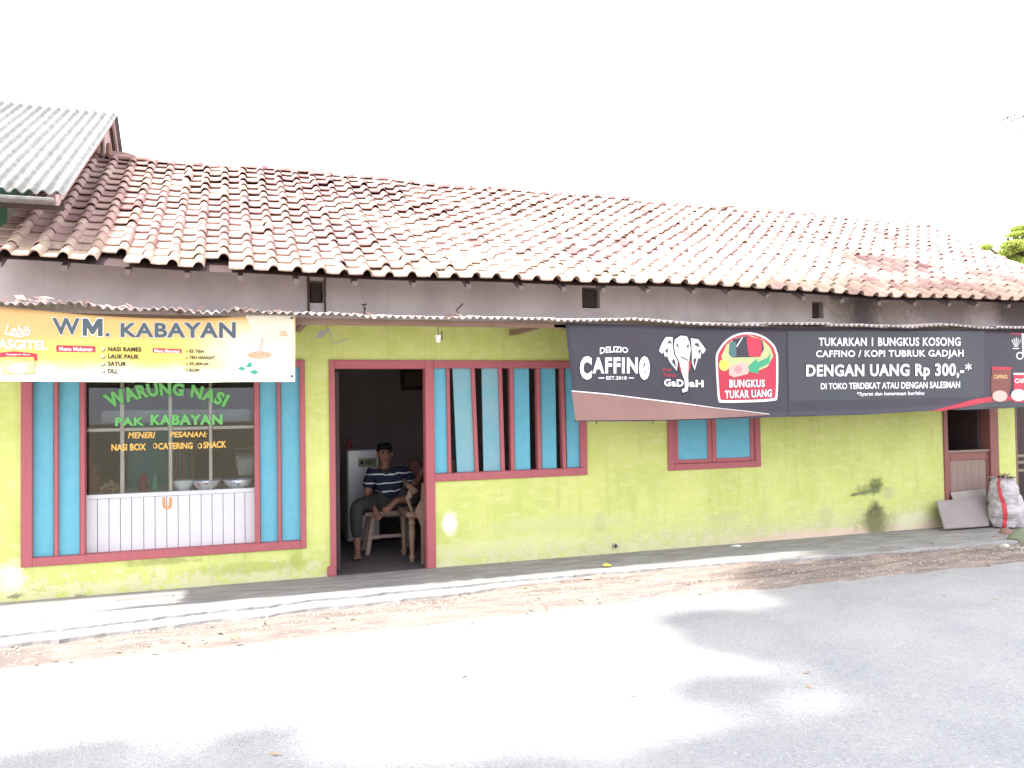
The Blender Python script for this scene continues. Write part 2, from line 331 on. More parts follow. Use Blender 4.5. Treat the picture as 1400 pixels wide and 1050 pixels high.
def wall_mesh(x0, x1, z0, z1, y0, y1, holes, step=None):
    xs = sorted({x0, x1}|{h[0] for h in holes}|{h[1] for h in holes}); zs = sorted({z0, z1}|{h[2] for h in holes}|{h[3] for h in holes})
    def solid(i, j):
        if i < 0 or j < 0 or i >= len(xs)-1 or j >= len(zs)-1: return False
        cx, cz = (xs[i]+xs[i+1])/2, (zs[j]+zs[j+1])/2
        return not any(h[0] < cx < h[1] and h[2] < cz < h[3] for h in holes)
    mb = MB()
    for i in range(len(xs)-1):
        for j in range(len(zs)-1):
            if not solid(i, j): continue
            a, b, c, d = xs[i], xs[i+1], zs[j], zs[j+1]
            mb.add([(a, y0, c), (b, y0, c), (b, y0, d), (a, y0, d)], [(0, 1, 2, 3)])
            mb.add([(a, y1, c), (b, y1, c), (b, y1, d), (a, y1, d)], [(3, 2, 1, 0)])
            if not solid(i-1, j): mb.add([(a, y0, c), (a, y1, c), (a, y1, d), (a, y0, d)], [(3, 2, 1, 0)])
            if not solid(i+1, j): mb.add([(b, y0, c), (b, y1, c), (b, y1, d), (b, y0, d)], [(0, 1, 2, 3)])
            if not solid(i, j-1): mb.add([(a, y0, c), (b, y0, c), (b, y1, c), (a, y1, c)], [(3, 2, 1, 0)])
            if not solid(i, j+1): mb.add([(a, y0, d), (b, y0, d), (b, y1, d), (a, y1, d)], [(0, 1, 2, 3)])
    me = bpy.data.meshes.new('wall'); me.from_pydata(mb.v, [], mb.f)
    b = bmesh.new(); b.from_mesh(me); bmesh.ops.remove_doubles(b, verts=b.verts, dist=1e-5); bmesh.ops.recalc_face_normals(b, faces=b.faces); b.to_mesh(me); b.free()
    return me

# prints: text and polygons laid on a surface y = surf(x, z)
def flat_to_surface(vs, fs, surf, off, name, m, parent, cell=.07):
    me = bpy.data.meshes.new(name); me.from_pydata([(x, 0, z) for x, z in vs], [], fs)
    b = bmesh.new(); b.from_mesh(me); bmesh.ops.remove_doubles(b, verts=b.verts, dist=1e-5)
    bmesh.ops.triangulate(b, faces=b.faces)
    xs = [v.co.x for v in b.verts]; zs = [v.co.z for v in b.verts]
    x = math.floor(min(xs)/cell)*cell
    while x < max(xs):
        bmesh.ops.bisect_plane(b, geom=b.verts[:]+b.edges[:]+b.faces[:], plane_co=(x, 0, 0), plane_no=(1, 0, 0)); x += cell
    z = math.floor(min(zs)/.14)*.14
    while z < max(zs):
        bmesh.ops.bisect_plane(b, geom=b.verts[:]+b.edges[:]+b.faces[:], plane_co=(0, 0, z), plane_no=(0, 0, 1)); z += .14
    for f in b.faces:
        f.normal_update()
        if f.normal.y > 0: f.normal_flip()
    for v in b.verts: v.co.y = surf(v.co.x, v.co.z)-off
    b.to_mesh(me); b.free(); me.materials.append(m)
    return link(name, me, parent)
def on(surf, px, py):
    p = at(px, py, surf(0, 2.1))
    for _ in range(3): p = at(px, py, surf(p.x, p.z))
    return p.x, p.z
_tc = {}
def text2d(body, bold=0.0, shear=0.0, space=1.0):
    k = (body, bold, shear, space)
    if k in _tc: return _tc[k]
    cu = bpy.data.curves.new('t', 'FONT'); cu.body = body; cu.offset = bold; cu.resolution_u = 3; cu.shear = shear; cu.space_character = space
    o = bpy.data.objects.new('t', cu); col.objects.link(o); bpy.context.view_layer.update()
    me = bpy.data.meshes.new_from_object(o.evaluated_get(bpy.context.evaluated_depsgraph_get()))
    vs = [(v.co.x, v.co.y) for v in me.vertices]; fs = [tuple(p.vertices) for p in me.polygons]
    bpy.data.objects.remove(o); bpy.data.curves.remove(cu); bpy.data.meshes.remove(me)
    _tc[k] = (vs, fs); return vs, fs
def text(body, quad, surf, m, parent, off=.006, bold=.02, bbox_bold=None, bend=0, shear=0, space=1.0, name='lettering', outline=None, olm=None):
    """quad: four photo points (top-left, top-right, bottom-right, bottom-left) that the writing fills"""
    ref = text2d(body, bold if bbox_bold is None else bbox_bold, shear, space)[0]
    x0, x1 = min(v[0] for v in ref), max(v[0] for v in ref); y0, y1 = min(v[1] for v in ref), max(v[1] for v in ref)
    tl, tr_, br, bl = quad
    def mp(x, y):
        u = (x-x0)/(x1-x0); v = (y1-y)/(y1-y0)
        px = (tl[0]*(1-u)+tr_[0]*u)*(1-v)+(bl[0]*(1-u)+br[0]*u)*v
        py = (tl[1]*(1-u)+tr_[1]*u)*(1-v)+(bl[1]*(1-u)+br[1]*u)*v-bend*(1-(2*u-1)**2)
        return on(surf, px, py)
    if outline:
        vs, fs = text2d(body, bold+outline, shear, space)
        flat_to_surface([mp(*v) for v in vs], fs, surf, off-.0025, 'lettering_outline', olm or M_BLACK, parent)
    vs, fs = text2d(body, bold, shear, space)
    return flat_to_surface([mp(*v) for v in vs], fs, surf, off, name, m, parent)
def poly(pts, surf, m, parent, off, name, cell=.07):
    ws = [on(surf, *p) for p in pts]
    return flat_to_surface(ws, [tuple(range(len(ws)))], surf, off, name, m, parent, cell)
def ell(cx, cy, rx, ry, n=20): return [(cx+rx*math.cos(2*math.pi*i/n), cy+ry*math.sin(2*math.pi*i/n)) for i in range(n)]

# ------------------------------------------------------------ ground, road, dirt, pavement
def grid_sheet(name, x0, x1, nx, y0, y1, ny, zf, m, yf=None):
    vs = []; fs = []
    for j in range(ny+1):
        for i in range(nx+1):
            x = x0+(x1-x0)*i/nx; v = j/ny; y = y0+(y1-y0)*v
            if yf: y = yf(x, v)
            vs.append((x, y, zf(x, y)))
    for j in range(ny):
        for i in range(nx): a = j*(nx+1)+i; fs.append((a, a+1, a+nx+2, a+nx+1))
    me = bpy.data.meshes.new(name); me.from_pydata(vs, [], fs); me.materials.append(m)
    for p in me.polygons: p.use_smooth = True
    o = link(name, me); o['kind'] = 'structure'; return o
M_SOIL = mat('far_soil', (.30, .25, .19), .95, (.22, .20, .12), .6, .8, .4, 30)
grid_sheet('ground', -120, 120, 4, -120, 120, 4, lambda x, y: -.20, M_SOIL)
grid_sheet('road', -60, 60, 240, -8.6, -1.2, 40, lambda x, y: -.12+.006*noise.noise((x*.5, y*.8, 0)), M_ROAD)
sw_pts = [(-6, -1.15), (-1.6, -1.10), (-.6, -.98), (.78, -.84), (2.47, -.76), (4.0, -.80), (4.8, -.84), (5.3, -.93), (6.45, -1.02), (8, -1.06), (16, -1.1)]
def sw_edge(x):
    for (a, b), (c, d) in zip(sw_pts, sw_pts[1:]):
        if x <= c: e_ = b+(d-b)*(x-a)/(c-a); break
    return e_+.04*noise.noise((x*2.3, 0, 9))+.025*noise.noise((x*9, 0, 2))+.012*noise.noise((x*23, 0, 2))
def dirt_z(x, y):
    n_ = noise.noise((x*1.3, y*5, 3))*.010+noise.noise((x*5, y*9, 1))*.007+noise.noise((x*14, y*18, 7))*.004
    edge = -1.50+.10*noise.noise((x*.5, 0, 5))+.06*noise.noise((x*2.4, 1, 5))-(.10 if x < 2.5 else 0)
    k = min(1, max(0, (y-edge)/.28+.5))
    bank = .045*math.exp(-max(0, sw_edge(x)-y)/.16)*min(1, max(0, (x-1.5)/2))*(.75+.6*noise.noise((x*1.9, 2, 2)))
    return -.150+k*.085+bank+n_*min(1, k*1.5)
grid_sheet('dirt_verge', -6, 16, 700, -1.95, -.35, 64, dirt_z, M_DIRT)
vs, fs = [], []
N = 500
for i in range(N+1):
    x = -6+22*i/N; e_ = sw_edge(x); h = .006*noise.noise((x*3, 0, 0))
    vs += [(x, .0, 0), (x, e_*.5, .002+h*.5), (x, e_+.02, -.004+h), (x, e_-.006, -.016+h), (x, e_-.012, -.12)]
for i in range(N):
    for k in range(4): a = i*5+k; fs.append((a, a+1, a+6, a+5))
me = bpy.data.meshes.new('pavement'); me.from_pydata(vs, [], fs); me.materials.append(M_CEM)
o = link('pavement', me); o['kind'] = 'structure'
# a second, lower cement lip at the left end of the pavement
mb = MB(); vs, fs = [], []
for i in range(161):
    x = -6+9.5*i/160; e_ = sw_edge(x); d = .20*max(0, min(1, (3.3-x)/1.5))+.05*noise.noise((x*3, 4, 4))+.025*noise.noise((x*13, 4, 4))
    vs += [(x, e_+.01, -.035), (x, e_-d, -.042+.004*noise.noise((x*5, 0, 0))), (x, e_-d-.012, -.12)]
for i in range(160):
    for k in range(2): a = i*3+k; fs.append((a, a+1, a+4, a+3))
me = bpy.data.meshes.new('pavement_step'); me.from_pydata(vs, [], fs); me.materials.append(M_CEM)
o = link('pavement_step', me); o['kind'] = 'structure'

# ------------------------------------------------------------ the house
HX0, HX1 = -1.95, 9.70
house = thing('food_stall_house', (4, 0, 0), 'long lime green house with terracotta tile roof, rose window frames and grey upper band', 'house')
LW = (-1.705, .665, .285, 2.07); DR = (.89, 1.89, -.05, 2.07); MW = (1.89, 3.58, .855, 2.07); SW = (4.555, 5.76, .86, 1.75); RD = (8.48, 9.40, -.05, 2.02)
me = wall_mesh(HX0, HX1, -.05, 2.415, 0, .13, [LW, (DR[0], DR[1], -.05, 2.07), MW, SW, RD]); me.materials.append(M_GREEN)
link('wall', me, house)
# upper band with beam sockets
def sock(px, py, wpx, hpx):
    a = at(px-wpx/2, py+hpx/2, -.012); b = at(px+wpx/2, py-hpx/2, -.012); return (a.x, b.x, a.z, b.z)
socks = [sock(433, 399, 19, 30), sock(808, 407, 24, 28), sock(1118, 424, 15, 22)]
me = wall_mesh(HX0, 12.0, 2.417, 3.06, -.012, .12, socks); me.materials.append(M_BAND); link('plaster_band', me, house)
for (a, b, c, d) in socks:
    MB().box(a+.015, b-.015, .05, .40, c+.02, d-.02).build('beam_end', M_DARKW, house, bevel=.006)
# thin joint boards framing the sockets
a, b, c, d = socks[0]; MB().box(a-.022, a-.002, -.028, -.0125, c-.12, d+.05).box(b+.002, b+.018, -.028, -.0125, c-.12, d+.03).build('socket_trim', M_DARKW, house)

# roof surface
EAVE = [(-3, 2.86), (-1.62, 2.84), (.71, 2.785), (2.56, 2.80), (5.02, 2.82), (6.95, 2.765), (9.18, 2.785), (12, 2.78)]
def zE(x):
    for (a, b), (c, d) in zip(EAVE, EAVE[1:]):
        if x <= c: return b+(d-b)*(x-a)/(c-a)
    return 2.78
YE, YR = -.60, 2.60
def zR(x): return 4.60-.009*(x+1.3)+.015*math.sin(x*1.7)+.01*math.sin(x*4.1)
def roofP(x, s): return Vector((x, YE+(YR-YE)*s, zE(x)*(1-s)+zR(x)*s-.035*math.sin(math.pi*s)+.006*math.sin(x*3.3+s*9)))
RX0, RX1 = -1.86, 10.95
CW = .205; NC = int(round((RX1-RX0)/CW)); NR = 16
pitch = math.atan2(4.55-2.80, YR-YE); SL = (YR-YE)/math.cos(pitch); RL = SL/NR
def tile_profile():
    pr = [(0.0, .004), (.006, 0), (.060, -.002), (.122, .002)]
    for k in range(1, 7):
        a = math.pi*k/6; pr.append((.168-.039*math.cos(a), .006+.042*math.sin(a)))
    pr[-1] = (.212, .004)
    return pr
PR = tile_profile(); TL = RL+.045; TH = .013
def tile_geo(dx=0, chip=0):
    n_ = len(PR); vs = []
    for y, lift in ((0, 0), (TL, 0)):
        for k, (x, z) in enumerate(PR):
            yy = y+(chip*abs(math.sin(k*1.7)) if y == 0 else 0)
            vs.append((x, yy, z))
        for k, (x, z) in enumerate(PR):
            yy = y+(chip*abs(math.sin(k*1.7)) if y == 0 else 0)
            zz = z-TH if k < 4 or k == n_-1 else z-TH
            xx = x if 3 < k < n_-1 else x
            vs.append((xx, yy, zz))
    fs = []
    A, B, C_, D = 0, n_, 2*n_, 3*n_
    for k in range(n_-1):
        fs.append((A+k, A+k+1, C_+k+1, C_+k)); fs.append((B+k+1, B+k, D+k, D+k+1)); fs.append((A+k+1, A+k, B+k, B+k+1))
    fs.append((A+n_-1, B+n_-1, D+n_-1, C_+n_-1)); fs.append((A, C_, D, B))
    return vs, fs
TVAR = []
for k in range(16):
    vs, fs = tile_geo(chip=(0 if k % 5 else .012))
    me = bpy.data.meshes.new('roof_tile'); me.from_pydata(vs, [], fs); me.materials.append(M_TILE)
    at_ = me.attributes.new('tint', 'FLOAT', 'POINT'); tv = min(1, max(0, (k+.5)/16 if k > 1 else k*.1)); at_.data.foreach_set('value', [tv]*len(vs))
    for p in me.polygons: p.use_smooth = True
    try: me.set_sharp_from_angle(angle=R_(50))
    except Exception: pass
    TVAR.append((me, vs, fs, tv))
tiles = []
for r in range(NR):
    for c in range(NC):
        x = RX0+c*CW; p = roofP(x, r/NR)
        slopex = (roofP(x+CW, r/NR).z-p.z)/CW
        patch = noise.noise((x*.9, r*.28, 2.2))
        k = int(min(15, max(0, rnd.gauss(8.5+patch*7, 2.6))))
        if rnd.random() < .05: k = rnd.choice((0, 1, 2))
        rot = (pitch-R_(5.9)+R_(rnd.uniform(-1.1, 1.1)), -math.atan(slopex)+R_(rnd.uniform(-1.2, 1.2)), R_(rnd.uniform(-1.5, 1.5)))
        off = Vector((rnd.uniform(-.004, .004), rnd.uniform(-.008, .008), rnd.uniform(0, .006)))
        if r == 0:
            off.y += rnd.uniform(-.02, .012); off.z += -.004
        if rnd.random() < .025: off.y -= .022
        if rnd.random() < .02: rot = (rot[0]+R_(2), rot[1], rot[2]+R_(rnd.choice((-5, 6))))
        w_ = p+off+Vector((0, 0, .029))
        tiles.append(((w_-CAMP).length, w_, rot, k, r, c))
# two broken places at the left of the eave
skip = {(0, 4), (0, 8)}
tiles = [q for q in tiles if (q[4], q[5]) not in skip]
fwd_ok = lambda q: (q[1]-CAMP).normalized().dot(fw) > .80
tiles.sort(key=lambda q: q[0]+(0 if fwd_ok(q) else 100))
from mathutils import Euler
for d_, w_, rot, k, r, c in tiles[:300]:
    o = link('roof_tile', TVAR[k][0], house, w_); o.rotation_euler = rot
vs, fs, tt = [], [], []
for d_, w_, rot, k, r, c in tiles[300:]:
    M_ = Matrix.Translation(w_) @ Euler(rot).to_matrix().to_4x4(); b0 = len(vs)
    vs += [tuple(M_ @ Vector(v)) for v in TVAR[k][1]]; fs += [tuple(i+b0 for i in f) for f in TVAR[k][2]]; tt += [TVAR[k][3]]*len(TVAR[k][1])
me = bpy.data.meshes.new('far_roof_tiles'); me.from_pydata(vs, [], fs); me.materials.append(M_TILE)
a_ = me.attributes.new('tint', 'FLOAT', 'POINT'); a_.data.foreach_set('value', tt)
for p in me.polygons: p.use_smooth = True
try: me.set_sharp_from_angle(angle=R_(50))
except Exception: pass
o = link('far_roof_tiles', me, house); o['kind'] = 'stuff'; o['label'] = 'the smaller, farther terracotta tiles of the roof'
# sheet added under tiles against light leaks, plus the back slope; gable ends
vs, fs = [], []
for i in range(61):
    x = RX0+.02+(RX1-RX0-.04)*i/60
    for s in (0.015, .35, .7, 1): p = roofP(x, s); vs.append((p.x, p.y, p.z-.035))
    vs.append((x, 6.2, 2.75))
for i in range(60):
    for k in range(4): a = i*5+k; fs.append((a, a+5, a+6, a+1))
me = bpy.data.meshes.new('roof_light_seal'); me.from_pydata(vs, [], fs); me.materials.append(M_DARKW); link('roof_light_seal', me, house)
x = RX0+.1
while x < RX1:
    p = roofP(x, .05); pp = roofP(x, 0.035)
    Mx = Matrix.Translation((x, YE+.10, zE(x)-.035)) @ Matrix.Rotation(pitch, 4, 'X')
    MB().box(-.022, .022, 0, .8, -.035, .012, Mx).build('rafter', M_RAFT, house)
    x += .49+rnd.uniform(-.06, .06)
# ridge tiles
k = 0; x = RX0+.45
while x < RX1:
    L = .30; p = Vector((x, YR+.02, zR(x)+.0)); mb = MB(); n_ = 7; vs = []
    for xx, rr in ((0, .075), (L, .068)):
        for j in range(n_):
            a = R_(10)+R_(160)*j/(n_-1); vs.append((xx, -rr*1.15*math.cos(a), rr*math.sin(a)-.02)); 
    for xx, rr in ((0, .062), (L, .055)):
        for j in range(n_):
            a = R_(10)+R_(160)*j/(n_-1); vs.append((xx, -rr*1.15*math.cos(a), rr*math.sin(a)-.02))
    fs = []
    for j in range(n_-1): fs += [(j, j+1, n_+j+1, n_+j), (2*n_+j+1, 2*n_+j, 3*n_+j, 3*n_+j+1), (j+1, j, 2*n_+j, 2*n_+j+1), (n_+j, n_+j+1, 3*n_+j+1, 3*n_+j)]
    me = bpy.data.meshes.new('ridge_tile'); me.from_pydata(vs, [], fs); me.materials.append(M_TILE)
    a_ = me.attributes.new('tint', 'FLOAT', 'POINT'); a_.data.foreach_set('value', [rnd.uniform(0, .35)]*len(vs))
    for q in me.polygons: q.use_smooth = True
    o = link('ridge_tile', me, house, p); o.rotation_euler = (0, R_(rnd.uniform(-2, 3)), R_(rnd.uniform(-2, 2)))
    x += .265
MB().tube([at(962, 287, 2.5), at(1003, 282, 2.55)], .018, 6).build('loose_ridge_batten', M_WOOD, house)
MB().add([(RX0+.03, -.0, 2.45), (RX0+.03, 6, 2.45), (RX0+.03, YR, 4.5)], [(0, 1, 2)]).add([(RX1-.05, 0, 2.45), (RX1-.05, 6, 2.45), (RX1-.05, YR, 4.4)], [(0, 1, 2)]).build('gable', M_BAND, house)

# interior shell
me = wall_mesh(-2.0, 12.0, 0, 3.0, 4.0, 4.1, [(-1.7, -.2, 2.42, 2.70), (.95, 2.4, 2.42, 2.70), (2.7, 4.0, 2.42, 2.70)]); me.materials.append(M_INWALL); link('back_wall', me, house)  # high rear openings added out of view to let daylight into the dark rooms
MB().box(4.20, 4.30, .14, 3.99, 0, 3.0).build('partition', M_INWALL, house)
MB().box(-2.0, -1.9, .14, 3.99, 0, 3.0).build('side_wall', M_INWALL, house)
MB().box(8.0, 8.08, .14, 3.99, 0, 3.0).build('partition', M_DARKW, house)
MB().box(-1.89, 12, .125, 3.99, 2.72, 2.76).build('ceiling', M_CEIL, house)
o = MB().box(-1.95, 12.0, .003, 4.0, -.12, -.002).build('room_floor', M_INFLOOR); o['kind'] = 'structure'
# low partition between the shop counter and the sitting room
MB().box(.70, .76, .14, 2.2, 0, 2.7).build('partition', M_INWALL, house)

# ---- left shop window
fY0, fY1 = -.022, .10
def bar_px(mb, xa, xb, z0, z1, y0=fY0, y1=fY1, ypx=650, tilt=0):
    a = at(xa, ypx, y0).x; b = at(xb, ypx, y0).x
    mb.quadbox([(a, z0), (b, z0), (b+tilt, z1), (a+tilt, z1)], y0, y1); return a, b
mb = MB()
wa, wb, wz0, wz1 = LW
mb.box(wa, wa+.088, fY0, fY1, wz0, wz1).box(wb-.05, wb, fY0, fY1, wz0, wz1).box(wa+.088, wb-.05, fY0, fY1, wz0, wz0+.075).box(wa+.088, wb-.05, fY0, fY1, wz1-.07, wz1)
lwin = mb.build('shop_window_frame', M_FRAME, house, bevel=.005)
for xa, xb in ((73.5, 79.5), (109.5, 116), (348, 355.5), (379.5, 384.5)):
    m_ = MB(); bar_px(m_, xa, xb, wz0+.075, wz1-.07, -.012, .09); m_.build('mullion', M_FRAME, lwin, bevel=.004)
for xa, xb in ((40.5, 73), (80, 109), (356, 379), (385, 410.5)):
    m_ = MB(); bar_px(m_, xa, xb, wz0+.077, wz1-.07, .025, .045); m_.build('blue_board', M_BLUE, lwin)
# ---- door frame and barred window share the middle post
mb = MB()
mb.box(.89, .945, fY0, fY1, 0.0, 2.07).box(1.83, 1.92, fY0, fY1, 0.0, 2.07).box(.945, 1.83, fY0, fY1, 1.985, 2.07)
dfr = mb.build('door_frame', M_FRAME, house, bevel=.005)
MB().box(.86, .94, -.030, .02, 0, .10).build('post_foot', M_FRAME, dfr, bevel=.01)
mb = MB(); mb.box(1.92, 3.58, fY0, fY1, .855, .935).box(1.92, 3.58, fY0, fY1, 1.99, 2.07).box(3.505, 3.58, fY0, fY1, .935, 1.99)
bwin = mb.build('barred_window_frame', M_FRAME, house, bevel=.005)
for xa, xb, tl_ in ((611.5, 616, -.008), (647, 652, -.03), (683.5, 688.5, -.018), (698, 703, .0), (735, 739.5, .0), (768.5, 773, -.01)):
    m_ = MB(); bar_px(m_, xa, xb, .935, 1.99, -.010, .07, 575, 0)
    a, b = m_.v[0][0], m_.v[1][0]; m_ = MB(); m_.quadbox([(a-tl_/2, .935), (b-tl_/2, .935), (b+tl_/2, 1.99), (a+tl_/2, 1.99)], -.010, .07)
    m_.build('mullion', M_FRAME, bwin, bevel=.003)
for k, (xa, xb, tl_) in enumerate(((591.5, 611, 0), (622, 646.8, -.035), (660, 683.3, -.006), (703.2, 724, 0), (740, 760, 0), (774, 792, -.01))):
    a = at(xa, 575, .02).x; b = at(xb, 575, .02).x
    m_ = MB(); m_.quadbox([(a-tl_/2, .937), (b-tl_/2, .937), (b+tl_/2, 1.99), (a+tl_/2, 1.99)], .02, .040)
    m_.build('blue_board', M_FADE if k in (1, 2) else M_BLUE, bwin)
# ---- small shuttered window
sa, sb, sz0, sz1 = SW
mb = MB().box(sa, sa+.075, fY0, fY1, sz0, sz1).box(sb-.075, sb, fY0, fY1, sz0, sz1).box(sa+.075, sb-.075, fY0, fY1, sz0, sz0+.07).box(sa+.075, sb-.075, fY0, fY1, sz1-.07, sz1)
swin = mb.build('small_window_frame', M_FRAME, house, bevel=.005)
mid = at(973, 600, 0).x
for u0, u1 in ((sa+.078, mid-.003), (mid+.003, sb-.078)):
    sh = MB()
    s_ = .055
    sh.box(u0, u0+s_, -.006, .03, sz0+.072, sz1-.072).box(u1-s_, u1, -.006, .03, sz0+.072, sz1-.072).box(u0+s_, u1-s_, -.006, .03, sz0+.072, sz0+.115).box(u0+s_, u1-s_, -.006, .03, sz1-.12, sz1-.072)
    so_ = sh.build('shutter_frame', M_FRAME, swin, bevel=.003)
    # the blue field of the shutter
    me = MB().box(u0+s_, u1-s_, .006, .02, sz0+.115, sz1-.12).mesh('blue_board', M_BLUE); link('blue_board', me, swin)
# ---- right doorway with half door
mb = MB().box(8.48, 8.545, fY0, fY1, 0, 2.02).box(9.25, 9.395, fY0+.004, fY1+.03, 0, 2.02).box(8.545, 9.25, fY0, fY1, 1.94, 2.02)
rfr = mb.build('right_door_frame', M_BROWNF, house, bevel=.005)
# half-door (lower leaf)
hz = at(1325, 618, .04).z
hx0, hx1 = 8.55, at(1357, 650, .03).x
mb = MB().box(hx0, hx0+.07, .02, .06, .02, hz).box(hx1-.10, hx1, .02, .06, .02, hz).box(hx0+.07, hx1-.10, .02, .06, hz-.10, hz).box(hx0+.07, hx1-.10, .02, .06, .02, .14)
hd = mb.build('half_door', M_BROWNF, house, bevel=.004)
nb = 5; wd = (hx1-.10-hx0-.07)/nb
for k in range(nb):
    MB().box(hx0+.07+wd*k+.002, hx0+.07+wd*(k+1)-.002, .035, .048, .14, hz-.10).build('plank', M_WOODV, hd)
MB().box(hx0-.01, hx1+.03, .0, .07, hz+.002, hz+.03).build('top_rail', M_WOODV, hd, bevel=.004)
MB().box(9.19, 9.245, .12, .62, .02, 1.98).build('inner_door_leaf', M_DARKW, house)
# ---- open bay right of the pillar
back = thing('dark_shed_wall', (10.5, 1.2, 0), 'dark weathered plank wall in the open bay at the right end of the house', 'wall')
x = 9.72
while x < 12:
    wv = rnd.uniform(.13, .19); yy = 1.2+rnd.uniform(0, .03)
    MB().box(x, x+wv-.008, yy, yy+.02, 0, 2.45+rnd.uniform(0, .1)).build('plank', M_DARKW, back); x += wv
for z, dz in ((.80, .05), (.72, .02), (.62, -.03)):
    o = MB().tube([(9.7, .35, z), (10.6, .33, z+dz*.4), (11.6, .36, z+dz)], .022, 8).build('bamboo_pole', M_BAMBOO, smooth=True)
    tag(o, {.80: 'topmost of the horizontal bamboo poles across the dark bay at the right edge', .72: 'middle of the horizontal bamboo poles across the dark bay at the right edge', .62: 'lowest of the horizontal bamboo poles across the dark bay at the right edge'}[z], 'bamboo pole', 'bamboo rails of the right bay')
MB().box(9.705, 9.735, .0, .05, 0, 2.41).build('corner_strip', M_WOOD, house)

# drain pipe stub in the wall
p = at(840, 746, 0)
ds = MB(); n_ = 12; vs = []
Mp = Matrix.Rotation(R_(90), 4, 'X')
ds.lathe((p.x, .05, p.z), [(.026, 0.02), (.026, .085), (.017, .085), (.017, .02)], 12, Mp)
o = ds.build('drain_pipe', mat('grey_pvc', (.30, .30, .27), .6), house, smooth=True)
MB().lathe((p.x, .049, p.z), [(.016, .03), (.016, .075)], 12, Mp).build('drain_pipe_dark_plug', M_BLACK, o)  # black plug inside the pipe, painting the dark of its hollow
# broken tap pipe over the soot stain
a = at(1165, 677, -.02); b = at(1200, 668, -.03)
mb = MB().tube([a, b, at(1202, 668, .03)], .010, 8); c_ = at(1197, 660, -.05)
o = mb.build('wall_tap', mat('stained_pipe', (.30, .32, .20), .7, (.10, .10, .06), 30, .9), smooth=True)
tag(o, 'stained broken water pipe stub on the green wall above the black soot stain', 'pipe')

# ------------------------------------------------------------ corrugated canopy
can = thing('corrugated_canopy', (4, -.5, 2.4), 'narrow corrugated zinc canopy running along the facade under the tiled eave', 'canopy')
CY = -.95
EDGE = [(0, 412), (60, 413), (130, 419), (200, 425), (270, 427), (330, 426), (400, 431), (450, 431), (560, 435), (680, 437), (775, 439), (870, 437), (940, 443), (1060, 445), (1180, 445), (1240, 449), (1300, 444), (1340, 448), (1400, 449), (1600, 456)]
EP = [at(px, py, CY) for px, py in EDGE]; EP = [Vector((-1.88, CY, EP[0].z))]+EP[1:]
def cz_edge(x):
    for a, b in zip(EP, EP[1:]):
        if x <= b.x: return a.z+(b.z-a.z)*(x-a.x)/(b.x-a.x)
    return EP[-1].z
xs0 = -1.88; j = 0
while xs0 < 11.5:
    W = .78; x1 = min(xs0+W+.05, 11.5); lift = .004+.005*(j % 2); tlt = rnd.uniform(-.008, .010); yo = rnd.uniform(-.03, .015)
    old = xs0 < .7
    n_ = int((x1-xs0)/.011); vs = []; fs = []
    rows = [0, .25, .6, .85, .95, 1.0]
    pit = .066
    for q, v in enumerate(rows):
        for i in range(n_+1):
            x = xs0+(x1-xs0)*i/n_; y = (CY+yo)*v-.016
            amp = .013
            z = 2.50*(1-v)+cz_edge(x)*v+amp*math.sin(2*math.pi*x/pit)+lift+tlt*v
            if old:
                z += v*v*(.030*noise.noise((x*3, v, 3))+.016*noise.noise((x*11, v*2, 3))); y += v*.035*noise.noise((x*9, 0, 6))
            else: z += v*.004*noise.noise((x*6, 0, 8))
            vs.append((x, y, z))
    K = len(vs)
    for (x, y, z) in list(vs): vs.append((x, y, z-.004))
    for q in range(len(rows)-1):
        for i in range(n_):
            a = q*(n_+1)+i; fs.append((a, a+1, a+n_+2, a+n_+1)); fs.append((K+a+1, K+a, K+a+n_+1, K+a+n_+2))
    q = (len(rows)-1)*(n_+1)
    for i in range(n_): fs.append((q+i, q+i+1, K+q+i+1, K+q+i))
    me = bpy.data.meshes.new('zinc_sheet'); me.from_pydata(vs, [], fs); me.materials.append(M_ZINC)
    for p in me.polygons: p.use_smooth = True
    link('zinc_sheet', me, can); xs0 += W; j += 1
# support plank and brackets
a = at(404, 437, -.80); b = at(778, 444, -.80)
mb = MB().quadbox([(a.x-.5, a.z-.045), (b.x+.05, b.z-.035), (b.x+.05, b.z+.018), (a.x-.5, a.z+.010)], -.83, -.79); mb.build('support_plank', M_WOOD, can, bevel=.004)
MB().box(2.9, 11.4, -.83, -.79, 2.325, 2.368).build('support_plank', M_WOOD, can)
MB().box(-1.88, .0, -.83, -.79, 2.34, 2.385).build('support_plank', M_WOOD, can)
for x in (-1.5, .60, 2.75, 5.1, 7.4, 9.6):
    MB().box(x-.025, x+.025, -.785, -.0125, 2.33, 2.375).build('bracket_arm', M_WOOD, can)
# hanging stub pieces near the plank's left end
mb = MB().add([at(437, 452, -.6), at(452, 449, -.6), at(440, 462, -.58), at(431, 462, -.58), at(437, 452, -.57), at(452, 449, -.57), at(440, 462, -.55), at(431, 462, -.55)], [(0, 1, 2, 3), (7, 6, 5, 4), (0, 4, 5, 1), (1, 5, 6, 2), (2, 6, 7, 3), (3, 7, 4, 0)])
mb.build('broken_bracket', M_PLY, can)
MB().tube([at(446, 446, -.55), at(452, 455, -.5), at(454, 471, -.5), at(475, 463, -.5)], .006, 6).build('loose_wire', M_ZINC, can)
